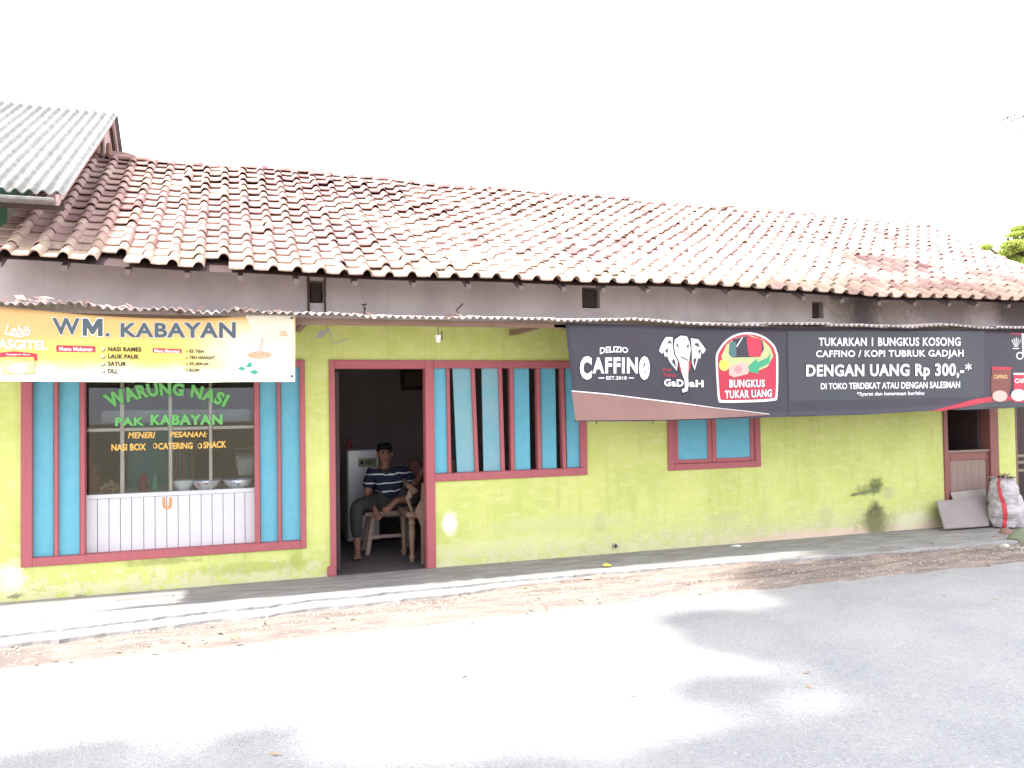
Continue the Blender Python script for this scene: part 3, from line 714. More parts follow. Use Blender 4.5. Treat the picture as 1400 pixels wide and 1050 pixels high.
# dry debris on the canopy edge
mb = MB()
for px in [rnd.uniform(2, 425) for _ in range(46)]+[rnd.uniform(600, 640) for _ in range(10)]+[rnd.uniform(425, 790) for _ in range(8)]:
    q = at(px, 0, CY); x = q.x; z = cz_edge(x)
    c_ = Vector((x, CY+rnd.uniform(-.01, .12), z+rnd.uniform(.002, .035))); L = rnd.uniform(.02, .065)
    E_ = Euler((rnd.uniform(-.9, .9), rnd.uniform(-.6, .6), rnd.uniform(0, 6.3))).to_matrix()
    pts = [E_ @ Vector(v) for v in ((-L, 0, 0), (0, -L*.35, .012), (L, 0, 0), (0, L*.35, -.008))]
    mb.add([c_+v for v in pts]+[c_+v+Vector((0, 0, .003)) for v in pts], [(0, 1, 2), (0, 2, 3), (6, 5, 4), (7, 6, 4)])
o = mb.build('leaf_debris', mat('pale_dead_leaf', (.50, .36, .33), .8, (.36, .24, .20), 30, .9)); tag(o, 'dry leaves and scraps lying along the left canopy edge', kind='stuff')
# hook sticking out over the canopy
MB().tube([at(497, 432, -.3), at(499, 421, -.3), at(495, 417, -.3), at(501, 416, -.3)], .012, 6).tube([at(628, 432, -.5), at(624, 424, -.5), at(630, 418, -.5), at(633, 415, -.5)], .009, 6).build('bent_hook', M_DARKW, can)
# small cup on a wire
p = at(599, 463, -.78)
cup = thing('hanging_cup', (p.x, p.y, p.z-.04), 'small white plastic cup hanging on a wire from the canopy plank', 'cup')
MB().lathe((p.x, p.y, p.z), [(.020, -.035), (.031, .03), (.033, .032), (.029, .028), (.019, -.03)], 14).build('cup_body', mat('cup_white', (.62, .60, .58), .4), cup, smooth=True)
MB().tube([(p.x, p.y, p.z-.02), (p.x, p.y, p.z+.13)], .004, 6).tube([(p.x+.036, p.y, p.z-.01), (p.x+.034, p.y, p.z+.07)], .006, 6).build('hanging_wire', M_DARKW, cup)

# ------------------------------------------------------------ banners
def surfL(x, z): return -.905+.030*(2.4-z)/.6*0-.02*(2.4-z)+.008*math.sin(x*5+z*3)*min(1, (2.45-z)*3)
ban = thing('menu_banner', (-.8, -.9, 1.85), 'yellow and white vinyl menu banner hanging from the left end of the canopy', 'banner')
tops = [(-120, 415), (0, 419), (60, 425), (120, 431), (200, 435), (260, 436), (330, 433), (404, 431)]
bots = [(-120, 520), (0, 521), (60, 521.5), (120, 522), (200, 522.5), (260, 523), (330, 522), (403.5, 522)]
def banner_sheet(tops, bots, surf, m, parent, name='vinyl_sheet', nz=14, sub=6):
    T = [Vector((*on(surf, *p), 0)) for p in tops]; B = [Vector((*on(surf, *p), 0)) for p in bots]
    T2, B2 = [], []
    for i in range(len(T)-1):
        for k in range(sub): T2.append(T[i].lerp(T[i+1], k/sub)); B2.append(B[i].lerp(B[i+1], k/sub))
    T2.append(T[-1]); B2.append(B[-1]); vs = []; fs = []; W = len(T2)
    for j in range(nz+1):
        for a, b in zip(T2, B2): p = a.lerp(b, j/nz); vs.append((p.x, surf(p.x, p.y), p.y))
    K = len(vs)
    vs += [(x, y+.003, z) for x, y, z in vs]
    for j in range(nz):
        for i in range(W-1): a = j*W+i; fs += [(a, a+W, a+W+1, a+1), (K+a, K+a+1, K+a+W+1, K+a+W)]
    for j in range(nz):
        for i in (0, W-1): a = j*W+i; fs.append((a, a+W, K+a+W, K+a))
    for i in range(W-1):
        for q in (0, nz*W): fs.append((q+i, q+i+1, K+q+i+1, K+q+i))
    me = bpy.data.meshes.new(name); me.from_pydata(vs, [], fs); me.materials.append(m)
    for p in me.polygons: p.use_smooth = True
    return link(name, me, parent)
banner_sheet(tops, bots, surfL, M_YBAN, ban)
def z2(x, y): return (x/3.1111, 380+y/3.1111)
def q2(x0, y0, x1, y1, dy=0): return [z2(x0, y0), z2(x1, y0+dy), z2(x1, y1+dy), z2(x0, y1)]
text('W', [z2(222, 170), z2(340, 172), z2(340, 242), z2(228, 242)], surfL, M_SLATE, ban, .007, .03, outline=.025, olm=M_WHITE)
MP_ = [(352, 246), (352, 173), (374, 173), (394, 208), (415, 174), (437, 174), (437, 248), (417, 248), (417, 211), (399, 240), (389, 240), (371, 210), (371, 246)]
MO_ = [(348, 250), (348, 169), (377, 169), (394, 200), (412, 170), (441, 170), (441, 252), (413, 252), (413, 222), (401, 244), (387, 244), (375, 222), (375, 250)]
poly([z2(*p) for p in MO_], surfL, M_WHITE, ban, .0045, 'lettering_outline'); poly([z2(*p) for p in MP_], surfL, M_SLATE, ban, .0075, 'lettering')
text('.', [z2(448, 234), z2(467, 234), z2(467, 250), z2(448, 250)], surfL, M_SLATE, ban, .0075, .02, outline=.02, olm=M_WHITE)
text('KABAYAN', [z2(513, 192), z2(1003, 188), z2(1003, 256), z2(513, 252)], surfL, M_SLATE, ban, .007, .035, outline=.022, olm=M_WHITE, space=1.1)
for b_, y_ in (('NASI RAMES', 293), ('LAUK PAUK', 324), ('SAYUR', 355), ('DLL', 386)):
    w_ = {'NASI RAMES': 142, 'LAUK PAUK': 132, 'SAYUR': 77, 'DLL': 42}[b_]
    text(b_, q2(460, y_, 460+w_, y_+19, 2), surfL, M_BLACK, ban, .006, .03, space=1.06)
    ring = ell(439, y_+11, 9, 9); poly([z2(*p) for p in ring], surfL, M_SLATE, ban, .003, 'bullet'); poly([z2(*p) for p in ell(437, y_+8, 8, 8)], surfL, mat('cream_print', (.76, .70, .45), .5), ban, .0045, 'bullet')
for b_, y_, w_ in (('ES TEH', 304, 60), ('TEH HANGAT', 331, 108), ('ES JERUK', 359, 84), ('KOPI', 385, 42)):
    text(b_, q2(806, y_, 806+w_, y_+14, 2), surfL, M_BLACK, ban, .006, .03, space=1.06)
    poly([z2(*p) for p in ell(793, y_+7, 6, 6)], surfL, M_SLATE, ban, .003, 'bullet'); poly([z2(*p) for p in ell(791, y_+5, 5, 5)], surfL, M_YPAPER, ban, .0045, 'bullet')
for (x_, y_) in ((890, 302), (944, 332)): text('(2OG)', q2(x_, y_, x_+46, y_+16), surfL, M_GREY, ban, .004, .015)
for (x0, x1, y0) in ((240, 406, 288), (650, 773, 300)):
    poly([z2(x0, y0-2), z2(x1, y0+3), z2(x1, y0+(28 if x0 < 300 else 20)), z2(x0, y0+(26 if x0 < 300 else 18))], surfL, M_RED, ban, .003, 'red_label')
text('Menu Makanan', q2(252, 293, 394, 310, 2), surfL, M_WHITE, ban, .005, .02)
text('Menu Minuman', q2(657, 303, 765, 317, 2), surfL, M_WHITE, ban, .005, .02)
text('Lebih', [z2(20, 198), z2(130, 208), z2(130, 245), z2(20, 240)], surfL, M_WHITE, ban, .005, .012, shear=.35)
poly([z2(30, 236), z2(80, 247), z2(120, 240), z2(122, 244), z2(80, 253), z2(28, 240)], surfL, M_WHITE, ban, .0045, 'swash')
text('NASGITEL', [z2(-48, 258), z2(203, 268), z2(203, 306), z2(-48, 302)], surfL, M_WHITE, ban, .005, .035)
poly([z2(0, 318), z2(60, 312), z2(120, 318), z2(158, 322), z2(160, 352), z2(148, 352), z2(142, 336), z2(100, 336), z2(40, 334), z2(0, 338)], surfL, M_RED, ban, .003, 'red_ribbon')
text('Teh Cap Botol' if False else 'Kesegaran Baru', [z2(28, 321), z2(128, 322), z2(128, 332), z2(28, 331)], surfL, M_WHITE, ban, .005, .01)
poly([z2(10, 350), z2(150, 352), z2(150, 408), z2(10, 412)], surfL, mat('box_outline_print', (.36, .34, .20), .5), ban, .003, 'tea_box')
poly([z2(13, 353), z2(147, 355), z2(147, 405), z2(13, 409)], surfL, M_MONEY, ban, .0045, 'tea_box')
poly([z2(*p) for p in ell(80, 385, 42, 22)], surfL, mat('pale_yellow_print', (.78, .76, .48), .5), ban, .006, 'tea_box')
# tea cup picture
poly([z2(*p) for p in ell(1115, 372, 100, 52, 28)], surfL, M_WHITE, ban, .003, 'printed_saucer')
poly([z2(*p) for p in ell(1105, 325, 64, 32, 28)], surfL, mat('cup_print', (.74, .72, .66), .5), ban, .0045, 'printed_cup')
poly([z2(*p) for p in ell(1105, 328, 52, 17, 28)], surfL, mat('tea_print', (.55, .27, .16), .5, (.72, .45, .32), 30, .9), ban, .006, 'printed_tea')
poly([z2(1112, 255), z2(1122, 262), z2(1108, 320), z2(1100, 320)], surfL, M_PINKN, ban, .007, 'printed_tea')
for pts in (((1012, 384), (1028, 376), (1045, 386), (1030, 396)), ((1046, 378), (1060, 358), (1072, 364), (1068, 380)), ((1060, 398), (1082, 390), (1102, 402), (1080, 412))):
    poly([z2(*p) for p in pts], surfL, M_LEAFG, ban, .007, 'printed_leaf')
poly([z2(1045, 160), z2(1250, 160), z2(1253, 270), z2(1140, 268), z2(1080, 240)], surfL, mat('misty_print', (.58, .56, .48), .5, (.70, .66, .46), 5, .9), ban, .002, 'printed_steam')
text('PAK', [z2(1190, 226), z2(1222, 226), z2(1222, 236), z2(1190, 236)], surfL, M_ORANGE, ban, .004, .015)
text('NASI', [z2(1190, 238), z2(1222, 238), z2(1222, 248), z2(1190, 248)], surfL, M_ORANGE, ban, .004, .015)
poly([z2(*p) for p in ell(1057, 277, 14, 12, 12)], surfL, M_WHITE, ban, .004, 'printed_flower')
for (x_, y_) in ((1241, 171), (1242, 418)):
    p = Vector((*z2(x_, y_), 0)); X_, Z_ = on(surfL, p.x, p.y)
    MB().lathe((X_, surfL(X_, Z_)-.003, Z_), [(.010, 0), (.010, .004), (.004, .005)], 10, Matrix.Rotation(R_(90), 4, 'X')).build('grommet', M_DARKW, ban)

# dark advertising banner
def surfR(x, z): return -.900+.05*(2.42-z)/.7+.007*math.sin(x*2.3)+.004*math.sin(x*7+z*4)
adv = thing('coffee_banner', (6, -.88, 1.8), 'long charcoal coffee advertising banner hanging from the canopy over the small blue window', 'banner')
tops = [(773, 441), (850, 444), (940, 447), (1060, 449), (1180, 450), (1300, 450), (1400, 451), (1480, 452)]
bots = [(787, 576), (870, 576), (960, 574), (1070, 570), (1180, 567), (1300, 560), (1400, 557), (1480, 554)]
banner_sheet(tops, bots, surfR, M_DARKBAN, adv)
def z6(x, y): return (760+x/4.118, 380+y/4.118)
def z7(x, y): return (1060+x/4.118, 380+y/4.118)
# tan swoosh and its white line
sw = [(88, 636), (300, 655), (520, 683), (720, 707), (900, 733), (1080, 752), (1200, 768)]
poly([z6(x, y) for x, y in sw]+[z6(1200, 771), z6(1080, 779), z6(880, 790), z6(620, 799), z6(110, 803)], surfR, M_TAN, adv, .003, 'tan_swoosh')
wl_ = [z6(x, y-3) for x, y in sw]+[z6(x, y+(3 if x < 900 else 0)) for x, y in sw[::-1]]
poly(wl_, surfR, M_WHITE, adv, .0045, 'white_line')
text('DELIZIO', [z6(246, 392), z6(405, 392), z6(405, 424), z6(246, 430)], surfR, M_WHITE, adv, .006, .03, bend=1.8)
text('CAFFINO', [z6(205, 444), z6(470, 444), z6(470, 536), z6(205, 536)], surfR, M_WHITE, adv, .006, .03) if False else None
text('AFFIN', [z6(203, 447), z6(460, 447), z6(460, 538), z6(203, 538)], surfR, M_WHITE, adv, .007, .045, space=1.16)
text('C', [z6(133, 440), z6(200, 440), z6(200, 573), z6(133, 573)], surfR, M_WHITE, adv, .008, .06, outline=.02)
text('0', [z6(466, 440), z6(527, 440), z6(527, 575), z6(466, 575)], surfR, M_WHITE, adv, .008, .06, outline=.02)
poly([z6(478, 548), z6(508, 462), z6(516, 466), z6(488, 552)], surfR, M_WHITE, adv, .009, 'lettering')
text('EST.2018', [z6(282, 553), z6(398, 553), z6(398, 573), z6(282, 573)], surfR, M_WHITE, adv, .006, .025)
for x0, x1 in ((238, 272), (408, 438)): poly([z6(x0, 560), z6(x1, 560), z6(x1, 566), z6(x0, 566)], surfR, M_WHITE, adv, .006, 'dash')
# elephant head emblem
HEAD = [(668, 345), (700, 325), (735, 328), (750, 360), (758, 400), (750, 450), (745, 500), (742, 560), (746, 600), (738, 638), (712, 646), (706, 628), (724, 618), (722, 580), (705, 530), (692, 470), (670, 430), (662, 380)]
EARL = [(657, 333), (618, 332), (595, 365), (578, 410), (594, 428), (604, 418), (612, 446), (624, 440), (640, 476), (680, 524), (686, 470), (664, 430), (657, 380)]
EARR = [(757, 338), (800, 345), (826, 378), (844, 405), (828, 428), (818, 418), (812, 455), (800, 452), (780, 522), (764, 480), (764, 430), (762, 380)]
def grow(P, k):
    cx = sum(p[0] for p in P)/len(P); cy = sum(p[1] for p in P)/len(P); return [(cx+(x-cx)*k, cy+(y-cy)*k) for x, y in P]
for P in (EARL, EARR): poly([z6(*p) for p in grow(P, 1.08)], surfR, M_BLACK, adv, .0035, 'emblem_outline'); poly([z6(*p) for p in P], surfR, M_GREY, adv, .005, 'elephant_ear')
poly([z6(*p) for p in grow(HEAD, 1.05)], surfR, M_BLACK, adv, .006, 'emblem_outline'); poly([z6(*p) for p in HEAD], surfR, mat('pale_print', (.70, .71, .72), .5), adv, .0075, 'elephant_head')
for P in ([(690, 462), (704, 520), (700, 532), (688, 498)], [(744, 470), (757, 464), (756, 500), (745, 532)]): poly([z6(*p) for p in P], surfR, M_RED, adv, .009, 'emblem_tusk')
for P in ([(672, 375), (684, 372), (690, 392), (682, 388)], [(735, 380), (748, 372), (744, 392), (737, 396)], [(700, 440), (742, 462), (740, 468), (700, 447)], [(622, 372), (640, 350), (652, 372), (638, 366)], [(775, 372), (796, 366), (808, 390), (792, 384)], [(612, 410), (630, 396), (626, 424)], [(800, 410), (816, 402), (806, 430)], [(650, 470), (664, 455), (676, 505)], [(772, 460), (790, 448), (778, 500)]):
    poly([z6(*p) for p in P], surfR, M_DARKBAN, adv, .0085, 'emblem_shade')
text('Kopi', [z6(602, 508), z6(648, 508), z6(648, 528), z6(602, 526)], surfR, M_RED, adv, .006, .02)
text('Tubruk', [z6(602, 536), z6(676, 540), z6(676, 558), z6(602, 554)], surfR, M_RED, adv, .006, .02)
text('GaD', [z6(606, 568), z6(716, 572), z6(716, 613), z6(606, 610)], surfR, M_WHITE, adv, .011, .045, space=1.1)
text('aH', [z6(748, 573), z6(828, 576), z6(828, 616), z6(748, 614)], surfR, M_WHITE, adv, .011, .045, space=1.1)
def chaikin(P, n=2):
    for _ in range(n):
        Q = []
        for i in range(len(P)):
            a, b = P[i], P[(i+1) % len(P)]; Q += [(a[0]*.75+b[0]*.25, a[1]*.75+b[1]*.25), (a[0]*.25+b[0]*.75, a[1]*.25+b[1]*.75)]
        P = Q
    return P
# red arch badge
AR = [(925, 705), (1235, 696), (1250, 675), (1252, 430), (1243, 415), (1236, 385), (1185, 332), (1105, 303), (1020, 310), (950, 350), (905, 415), (897, 450), (905, 600), (912, 695)]
AR = chaikin(AR)
poly([z6(*p) for p in AR], surfR, M_WHITE, adv, .003, 'badge_rim')
poly([z6(*p) for p in grow(AR, .935)], surfR, M_RED, adv, .0045, 'badge_field')
poly([z6(*p) for p in [(930, 440), (960, 375), (1010, 340), (1090, 322), (1160, 345), (1205, 390), (1222, 440), (1190, 500), (1120, 530), (1000, 520), (945, 490)]], surfR, M_MONEY, adv, .0055, 'printed_cash')
poly([z6(*p) for p in [(975, 380), (1000, 345), (1080, 325), (1160, 350), (1170, 400), (1145, 445), (990, 448), (972, 430)]], surfR, M_DARKBAN, adv, .0065, 'printed_sachet')
poly([z6(*p) for p in [(1072, 328), (1150, 342), (1158, 380), (1150, 445), (1085, 440), (1075, 380)]], surfR, mat('bright_red_print', (.62, .05, .09), .5), adv, .0075, 'printed_sachet')
poly([z6(*p) for p in [(975, 365), (1012, 360), (1014, 440), (992, 448), (975, 430)]], surfR, mat('teal_print', (.08, .18, .18), .5), adv, .0075, 'printed_sachet')
poly([z6(*p) for p in [(1012, 385), (1045, 335), (1050, 337), (1018, 388)]], surfR, M_WHITE, adv, .0085, 'printed_glint')
poly([z6(*p) for p in ell(946, 490, 30, 34)], surfR, M_GOLD, adv, .0065, 'printed_coin'); poly([z6(*p) for p in ell(944, 487, 20, 22)], surfR, M_YPAPER, adv, .0075, 'printed_coin')
poly([z6(*p) for p in [(972, 500), (1060, 472), (1086, 500), (1080, 540), (1000, 560), (972, 545)]], surfR, M_PINKN, adv, .0075, 'printed_note')
poly([z6(*p) for p in ell(1025, 515, 22, 22)], surfR, mat('note_rose_print', (.62, .28, .28), .5), adv, .0085, 'printed_note')
poly([z6(*p) for p in [(1078, 500), (1128, 455), (1130, 475), (1190, 450), (1205, 420), (1200, 480), (1140, 510), (1138, 538), (1090, 530)]], surfR, M_LEAFG, adv, .0085, 'printed_arrow')
text('BUNGKUS', [z6(974, 572), z6(1174, 572), z6(1174, 615), z6(974, 618)], surfR, M_WHITE, adv, .008, .04, outline=.03, space=1.12)
text('TUKAR UANG', [z6(948, 634), z6(1214, 626), z6(1214, 670), z6(950, 680)], surfR, M_WHITE, adv, .008, .04, outline=.03, space=1.12)
# text panel
poly([z7(70, 300), z7(1175, 300), z7(1175, 650), z7(1160, 668), z7(640, 685), z7(100, 692), z7(78, 680)], surfR, M_PANELGR, adv, .002, 'print_panel')
text('TUKARKAN 1 BUNGKUS KOSONG', [z7(242, 336), z7(1040, 334), z7(1040, 384), z7(242, 384)], surfR, M_WHITE, adv, .007, .03, outline=.03, space=1.08)
text('CAFFINO / KOPI TUBRUK GADJAH', [z7(226, 408), z7(1058, 404), z7(1058, 454), z7(226, 458)], surfR, M_WHITE, adv, .007, .03, outline=.03, space=1.08)
for an in (90, 30, -30):
    dx, dy = 20*math.cos(R_(an)), 20*math.sin(R_(an)); nx, ny = -dy*.17, dx*.17
    poly([z7(1084+dx+nx, 500+dy+ny), z7(1084+dx-nx, 500+dy-ny), z7(1084-dx-nx, 500-dy-ny), z7(1084-dx+nx, 500-dy+ny)], surfR, M_WHITE, adv, .007+an*.00001, 'lettering')
text('DENGAN UANG Rp 300,-', [z7(172, 488), z7(1060, 480), z7(1060, 573), z7(172, 575)], surfR, M_WHITE, adv, .007, .035, outline=.03, space=1.08)
text('DI TOKO TERDEKAT ATAU DENGAN SALESMAN', [z7(254, 592), z7(1038, 582), z7(1038, 620), z7(254, 628)], surfR, M_WHITE, adv, .006, .028)
text('*Syarat dan ketentuan berlaku', [z7(458, 642), z7(836, 636), z7(836, 664), z7(458, 670)], surfR, M_WHITE, adv, .006, .022)
# right end: red ribbon, sachets, ornament
poly([z7(870, 750), z7(1000, 716), z7(1120, 682), z7(1220, 668), z7(1320, 664), z7(1400, 650), z7(1500, 640), z7(1500, 668), z7(1330, 690), z7(1180, 702), z7(1040, 730), z7(940, 748)], surfR, M_RED, adv, .003, 'red_ribbon')
poly([z7(1000, 744), z7(1150, 710), z7(1320, 696), z7(1500, 680), z7(1500, 718), z7(1300, 734)], surfR, M_PANELGR, adv, .002, 'grey_ribbon')
poly([z7(1218, 500), z7(1326, 502), z7(1322, 600), z7(1304, 698), z7(1218, 696), z7(1212, 600)], surfR, M_BRONZE, adv, .005, 'printed_sachet')
poly([z7(1218, 500), z7(1326, 502), z7(1325, 518), z7(1218, 516)], surfR, M_RED, adv, .006, 'printed_sachet')
text('CAFFINO', [z7(1226, 545), z7(1304, 545), z7(1304, 568), z7(1226, 568)], surfR, M_PEACH, adv, .007, .02)
poly([z7(*p) for p in ell(1262, 665, 42, 32)], surfR, M_PINKN, adv, .0065, 'printed_cup')
poly([z7(1338, 535), z7(1500, 535), z7(1500, 700), z7(1338, 700)], surfR, M_RED, adv, .006, 'printed_sachet')
poly([z7(1338, 535), z7(1500, 535), z7(1500, 545), z7(1338, 545)], surfR, M_WHITE, adv, .007, 'printed_sachet')
text('CAFFINO', [z7(1345, 566), z7(1470, 566), z7(1470, 592), z7(1345, 592)], surfR, M_WHITE, adv, .007, .03)
poly([z7(*p) for p in ell(1366, 660, 42, 34)], surfR, M_GREY, adv, .0075, 'printed_cup')
poly([z7(1385, 312), z7(1500, 312), z7(1500, 450), z7(1390, 440)], surfR, M_GREY, adv, .003, 'printed_photo')
poly([z7(1322, 312), z7(1384, 312), z7(1384, 320), z7(1322, 318)], surfR, M_RED, adv, .004, 'red_strip')
for dx in (-22, -11, 0, 11, 22): poly([z7(1352+dx*1.15, 335+abs(dx)*.6), z7(1358+dx*1.1, 335+abs(dx)*.6), z7(1355+dx*.3, 388), z7(1352+dx*.3, 388)], surfR, M_GREY, adv, .004, 'ornament')
poly([z7(1334, 394), z7(1372, 394), z7(1372, 400), z7(1334, 400)], surfR, M_GREY, adv, .004, 'ornament')
poly([z7(*p) for p in ell(1375, 438, 22, 22)], surfR, M_GREY, adv, .004, 'ornament'); poly([z7(*p) for p in ell(1375, 438, 14, 14)], surfR, M_DARKBAN, adv, .0055, 'ornament')
# seam and bottom hem rope
for px in (1075,):
    a = on(surfR, px, 449); b = on(surfR, px+3, 569); MB().add([(a[0]-.002, surfR(*a)-.001, a[1]), (a[0]+.002, surfR(*a)-.001, a[1]), (b[0]+.002, surfR(*b)-.001, b[1]), (b[0]-.002, surfR(*b)-.001, b[1])], [(0, 1, 2, 3)]).build('seam', M_BLACK, adv)
for (px, py) in ((815, 577), (892, 577), (1010, 574)):
    X_, Z_ = on(surfR, px, py); MB().tube([(X_, surfR(X_, Z_), Z_+.01), (X_+.005, surfR(X_, Z_)-.01, Z_-.015)], .006, 6).build('tie', M_DARKW, adv)
a = [on(surfR, px, py) for px, py in bots]
MB().tube([(x, surfR(x, z)+.012, z+.008) for x, z in a], .010, 6).build('hem_pole', M_DARKW, adv)

# ------------------------------------------------------------ shop counter and glass case
cY = .075
ctr = thing('serving_counter', (-.55, .2, 0), 'white panelled serving counter with an orange letter U inside the left shop window', 'counter')
ca = at(117, 700, cY).x; cb = at(349, 700, cY).x; cz = at(233, 672, cY).z
g = [at(px, 700, cY).x for px in (117, 133, 149, 164.5, 180, 196.5, 212, 228, 243.5, 259.5, 275, 290, 305, 320.5, 335, 349)]
MB().box(ca, cb, cY+.014, cY+.03, .2, cz-.03).build('counter_back', M_DARKW, ctr)
for a, b in zip(g, g[1:]):
    MB().box(a+.0022, b-.0022, cY, cY+.013, .30, cz-.04).build('panel_board', M_WHITEP, ctr, bevel=.002)
MB().box(ca, cb, cY-.008, cY+.03, cz-.038, cz).build('counter_rail', M_WHITEP, ctr, bevel=.004)
MB().box(ca, cb, cY+.031, .85, cz-.035, cz-.01).build('counter_top', M_WHITEP, ctr)
fl = lambda x, z: cY
text('U', [(222, 680), (235, 680), (235, 696.5), (222, 696.5)], fl, M_ORANGE, ctr, .003, .05)
dc = thing('glass_display_case', (-.55, .15, cz), 'glazed display case with painted green and yellow lettering in the left shop window', 'display case')
gY = .10
gt = 2.0
mb = MB()
for px, w_ in ((167, .045), (233, .040), (288, .038)):
    x = at(px, 620, gY).x; MB().box(x-w_/2*.8, x+w_/2*.8, gY+.006, gY+.03, cz, gt).build('glazing_bar', M_ALU, dc, bevel=.003)
zb = at(233, 586, gY).z
hxs = [ca]+[at(px, 620, gY).x for px in (167, 233, 288)]+[cb]
for a, b in zip(hxs, hxs[1:]):
    MB().box(a+(.019 if a != ca else 0), b-(.019 if b != cb else 0), gY+.008, gY+.026, zb-.014, zb+.014).build('glazing_rail', M_ALU, dc)
MB().box(ca, cb, gY, gY+.004, cz+.001, gt).build('glass_pane', M_GLASS, dc)
MB().box(ca+.02, cb-.02, gY+.08, .60, zb+.05, zb+.058).build('glass_shelf', M_PLASTIC, dc)
MB().box(ca+.10, cb-.04, gY+.2, .58, zb+.06, zb+.17).build('tray_stack', M_PLASTIC, dc)
fl2 = lambda x, z: gY
def z8(x, y): return (100+x/4.774, 500+y/4.774)
text('WARUNG NASI', [z8(188, 192), z8(1028, 192), z8(985, 272), z8(245, 282)], fl2, M_LGREEN, dc, .006, .05, bend=17, outline=.03, olm=M_DGREEN, space=1.12)
text('PAK', [z8(275, 338), z8(465, 336), z8(465, 390), z8(275, 394)], fl2, M_LGREEN, dc, .006, .045, outline=.025, olm=M_DGREEN, space=1.12)
text('KABAYAN', [z8(505, 318), z8(975, 318), z8(975, 384), z8(505, 388)], fl2, M_LGREEN, dc, .006, .045, outline=.025, olm=M_DGREEN, space=1.12)
text('MENERI', [z8(358, 434), z8(536, 432), z8(536, 472), z8(358, 474)], fl2, M_YLET, dc, .004, .025, shear=.2)
text('PESANAN:', [z8(630, 430), z8(874, 430), z8(874, 466), z8(630, 468)], fl2, M_YLET, dc, .004, .025, shear=.2)
text('NASI BOX', [z8(250, 512), z8(476, 506), z8(476, 552), z8(250, 556)], fl2, M_YLET, dc, .004, .03)
text('CATERING', [z8(556, 504), z8(780, 500), z8(780, 542), z8(556, 547)], fl2, M_YLET, dc, .004, .03)
text('SNACK', [z8(850, 496), z8(1000, 490), z8(1000, 534), z8(850, 540)], fl2, M_YLET, dc, .004, .03)
for x_ in (528, 820):
    R1 = ell(x_+8, 523, 15, 18, 16); poly([z8(*p) for p in R1], fl2, M_YLET, dc, .003, 'lettering'); poly([z8(*p) for p in ell(x_+5, 523, 9, 12, 16)], fl2, M_DARKW, dc, .004, 'lettering')
# bowls
def bowl(px0, px1, py1, Y, label, deco=None, h=.085):
    a = at(px0, py1, Y); b = at(px1, py1, Y); r = (b.x-a.x)/2; c = Vector(((a.x+b.x)/2, Y, cz-.008))
    o = thing('enamel_bowl', c, label, 'bowl', 'bowls on the serving counter')
    prof = [(r*.50, 0), (r*.55, .004), (r*.82, h*.45), (r*.97, h*.9), (r*1.0, h), (r*.97, h), (r*.80, h*.5), (r*.45, .012)]
    MB().lathe(c, prof, 28).build('bowl_body', M_ENAMEL, o, smooth=True)
    mb = MB().lathe(c, [(r*.985, h*.94), (r*1.02, h*.97), (r*1.02, h*1.03), (r*.97, h*1.03)], 28).build('bowl_rim', M_ZINC if deco is None else mat('blue_rim', (.25, .32, .5), .3), o, smooth=True)
    if deco:
        for k in range(7):
            an = R_(-90-14+rnd.uniform(-22, 22)); zz = h*rnd.uniform(.35, .75); rr = r*(.55+.42*(zz/h)**.8)+.004
            q = c+Vector((rr*math.cos(an), rr*math.sin(an), zz)); s_ = rnd.uniform(.006, .013)
            MB().lathe(q, [(s_*.3, -.0015), (s_, 0), (s_*.3, .0015)], 8, Matrix.Rotation(R_(90), 4, 'X') @ Matrix.Rotation(an, 4, 'Z')).build('painted_flower', deco, o)
bowl(234, 266, 660, .24, 'greyish clear bowl left of the flowered bowls on the counter', None, .10)
bowl(262, 301, 663, .22, 'white enamel bowl with red flower painted on its side', M_RED, .09)
bowl(283, 304, 660, .44, 'plain pale bowl standing behind the middle glazing bar', None, .085)
bowl(304, 347, 662, .23, 'wide white enamel bowl with small blue flowers at the right end of the counter', mat('blue_flower', (.10, .22, .45), .5), .085)
p = at(336, 640, .38)
tb = thing('plastic_tub', (p.x, .45, cz), 'translucent square tub behind the blue flowered bowl', 'tub')
MB().quadbox([(p.x-.07, cz+.09), (p.x+.07, cz+.09), (p.x+.085, cz+.26), (p.x-.085, cz+.26)], .40, .52).build('tub_body', M_PLASTIC, tb, bevel=.01)
MB().box(p.x-.095, p.x+.095, .39, .53, cz+.262, cz+.272).build('tub_lid', M_PLASTIC, tb)
MB().box(p.x-.075, p.x+.075, .40, .52, cz-.008, cz+.085).build('tub_base', M_DARKW, tb)
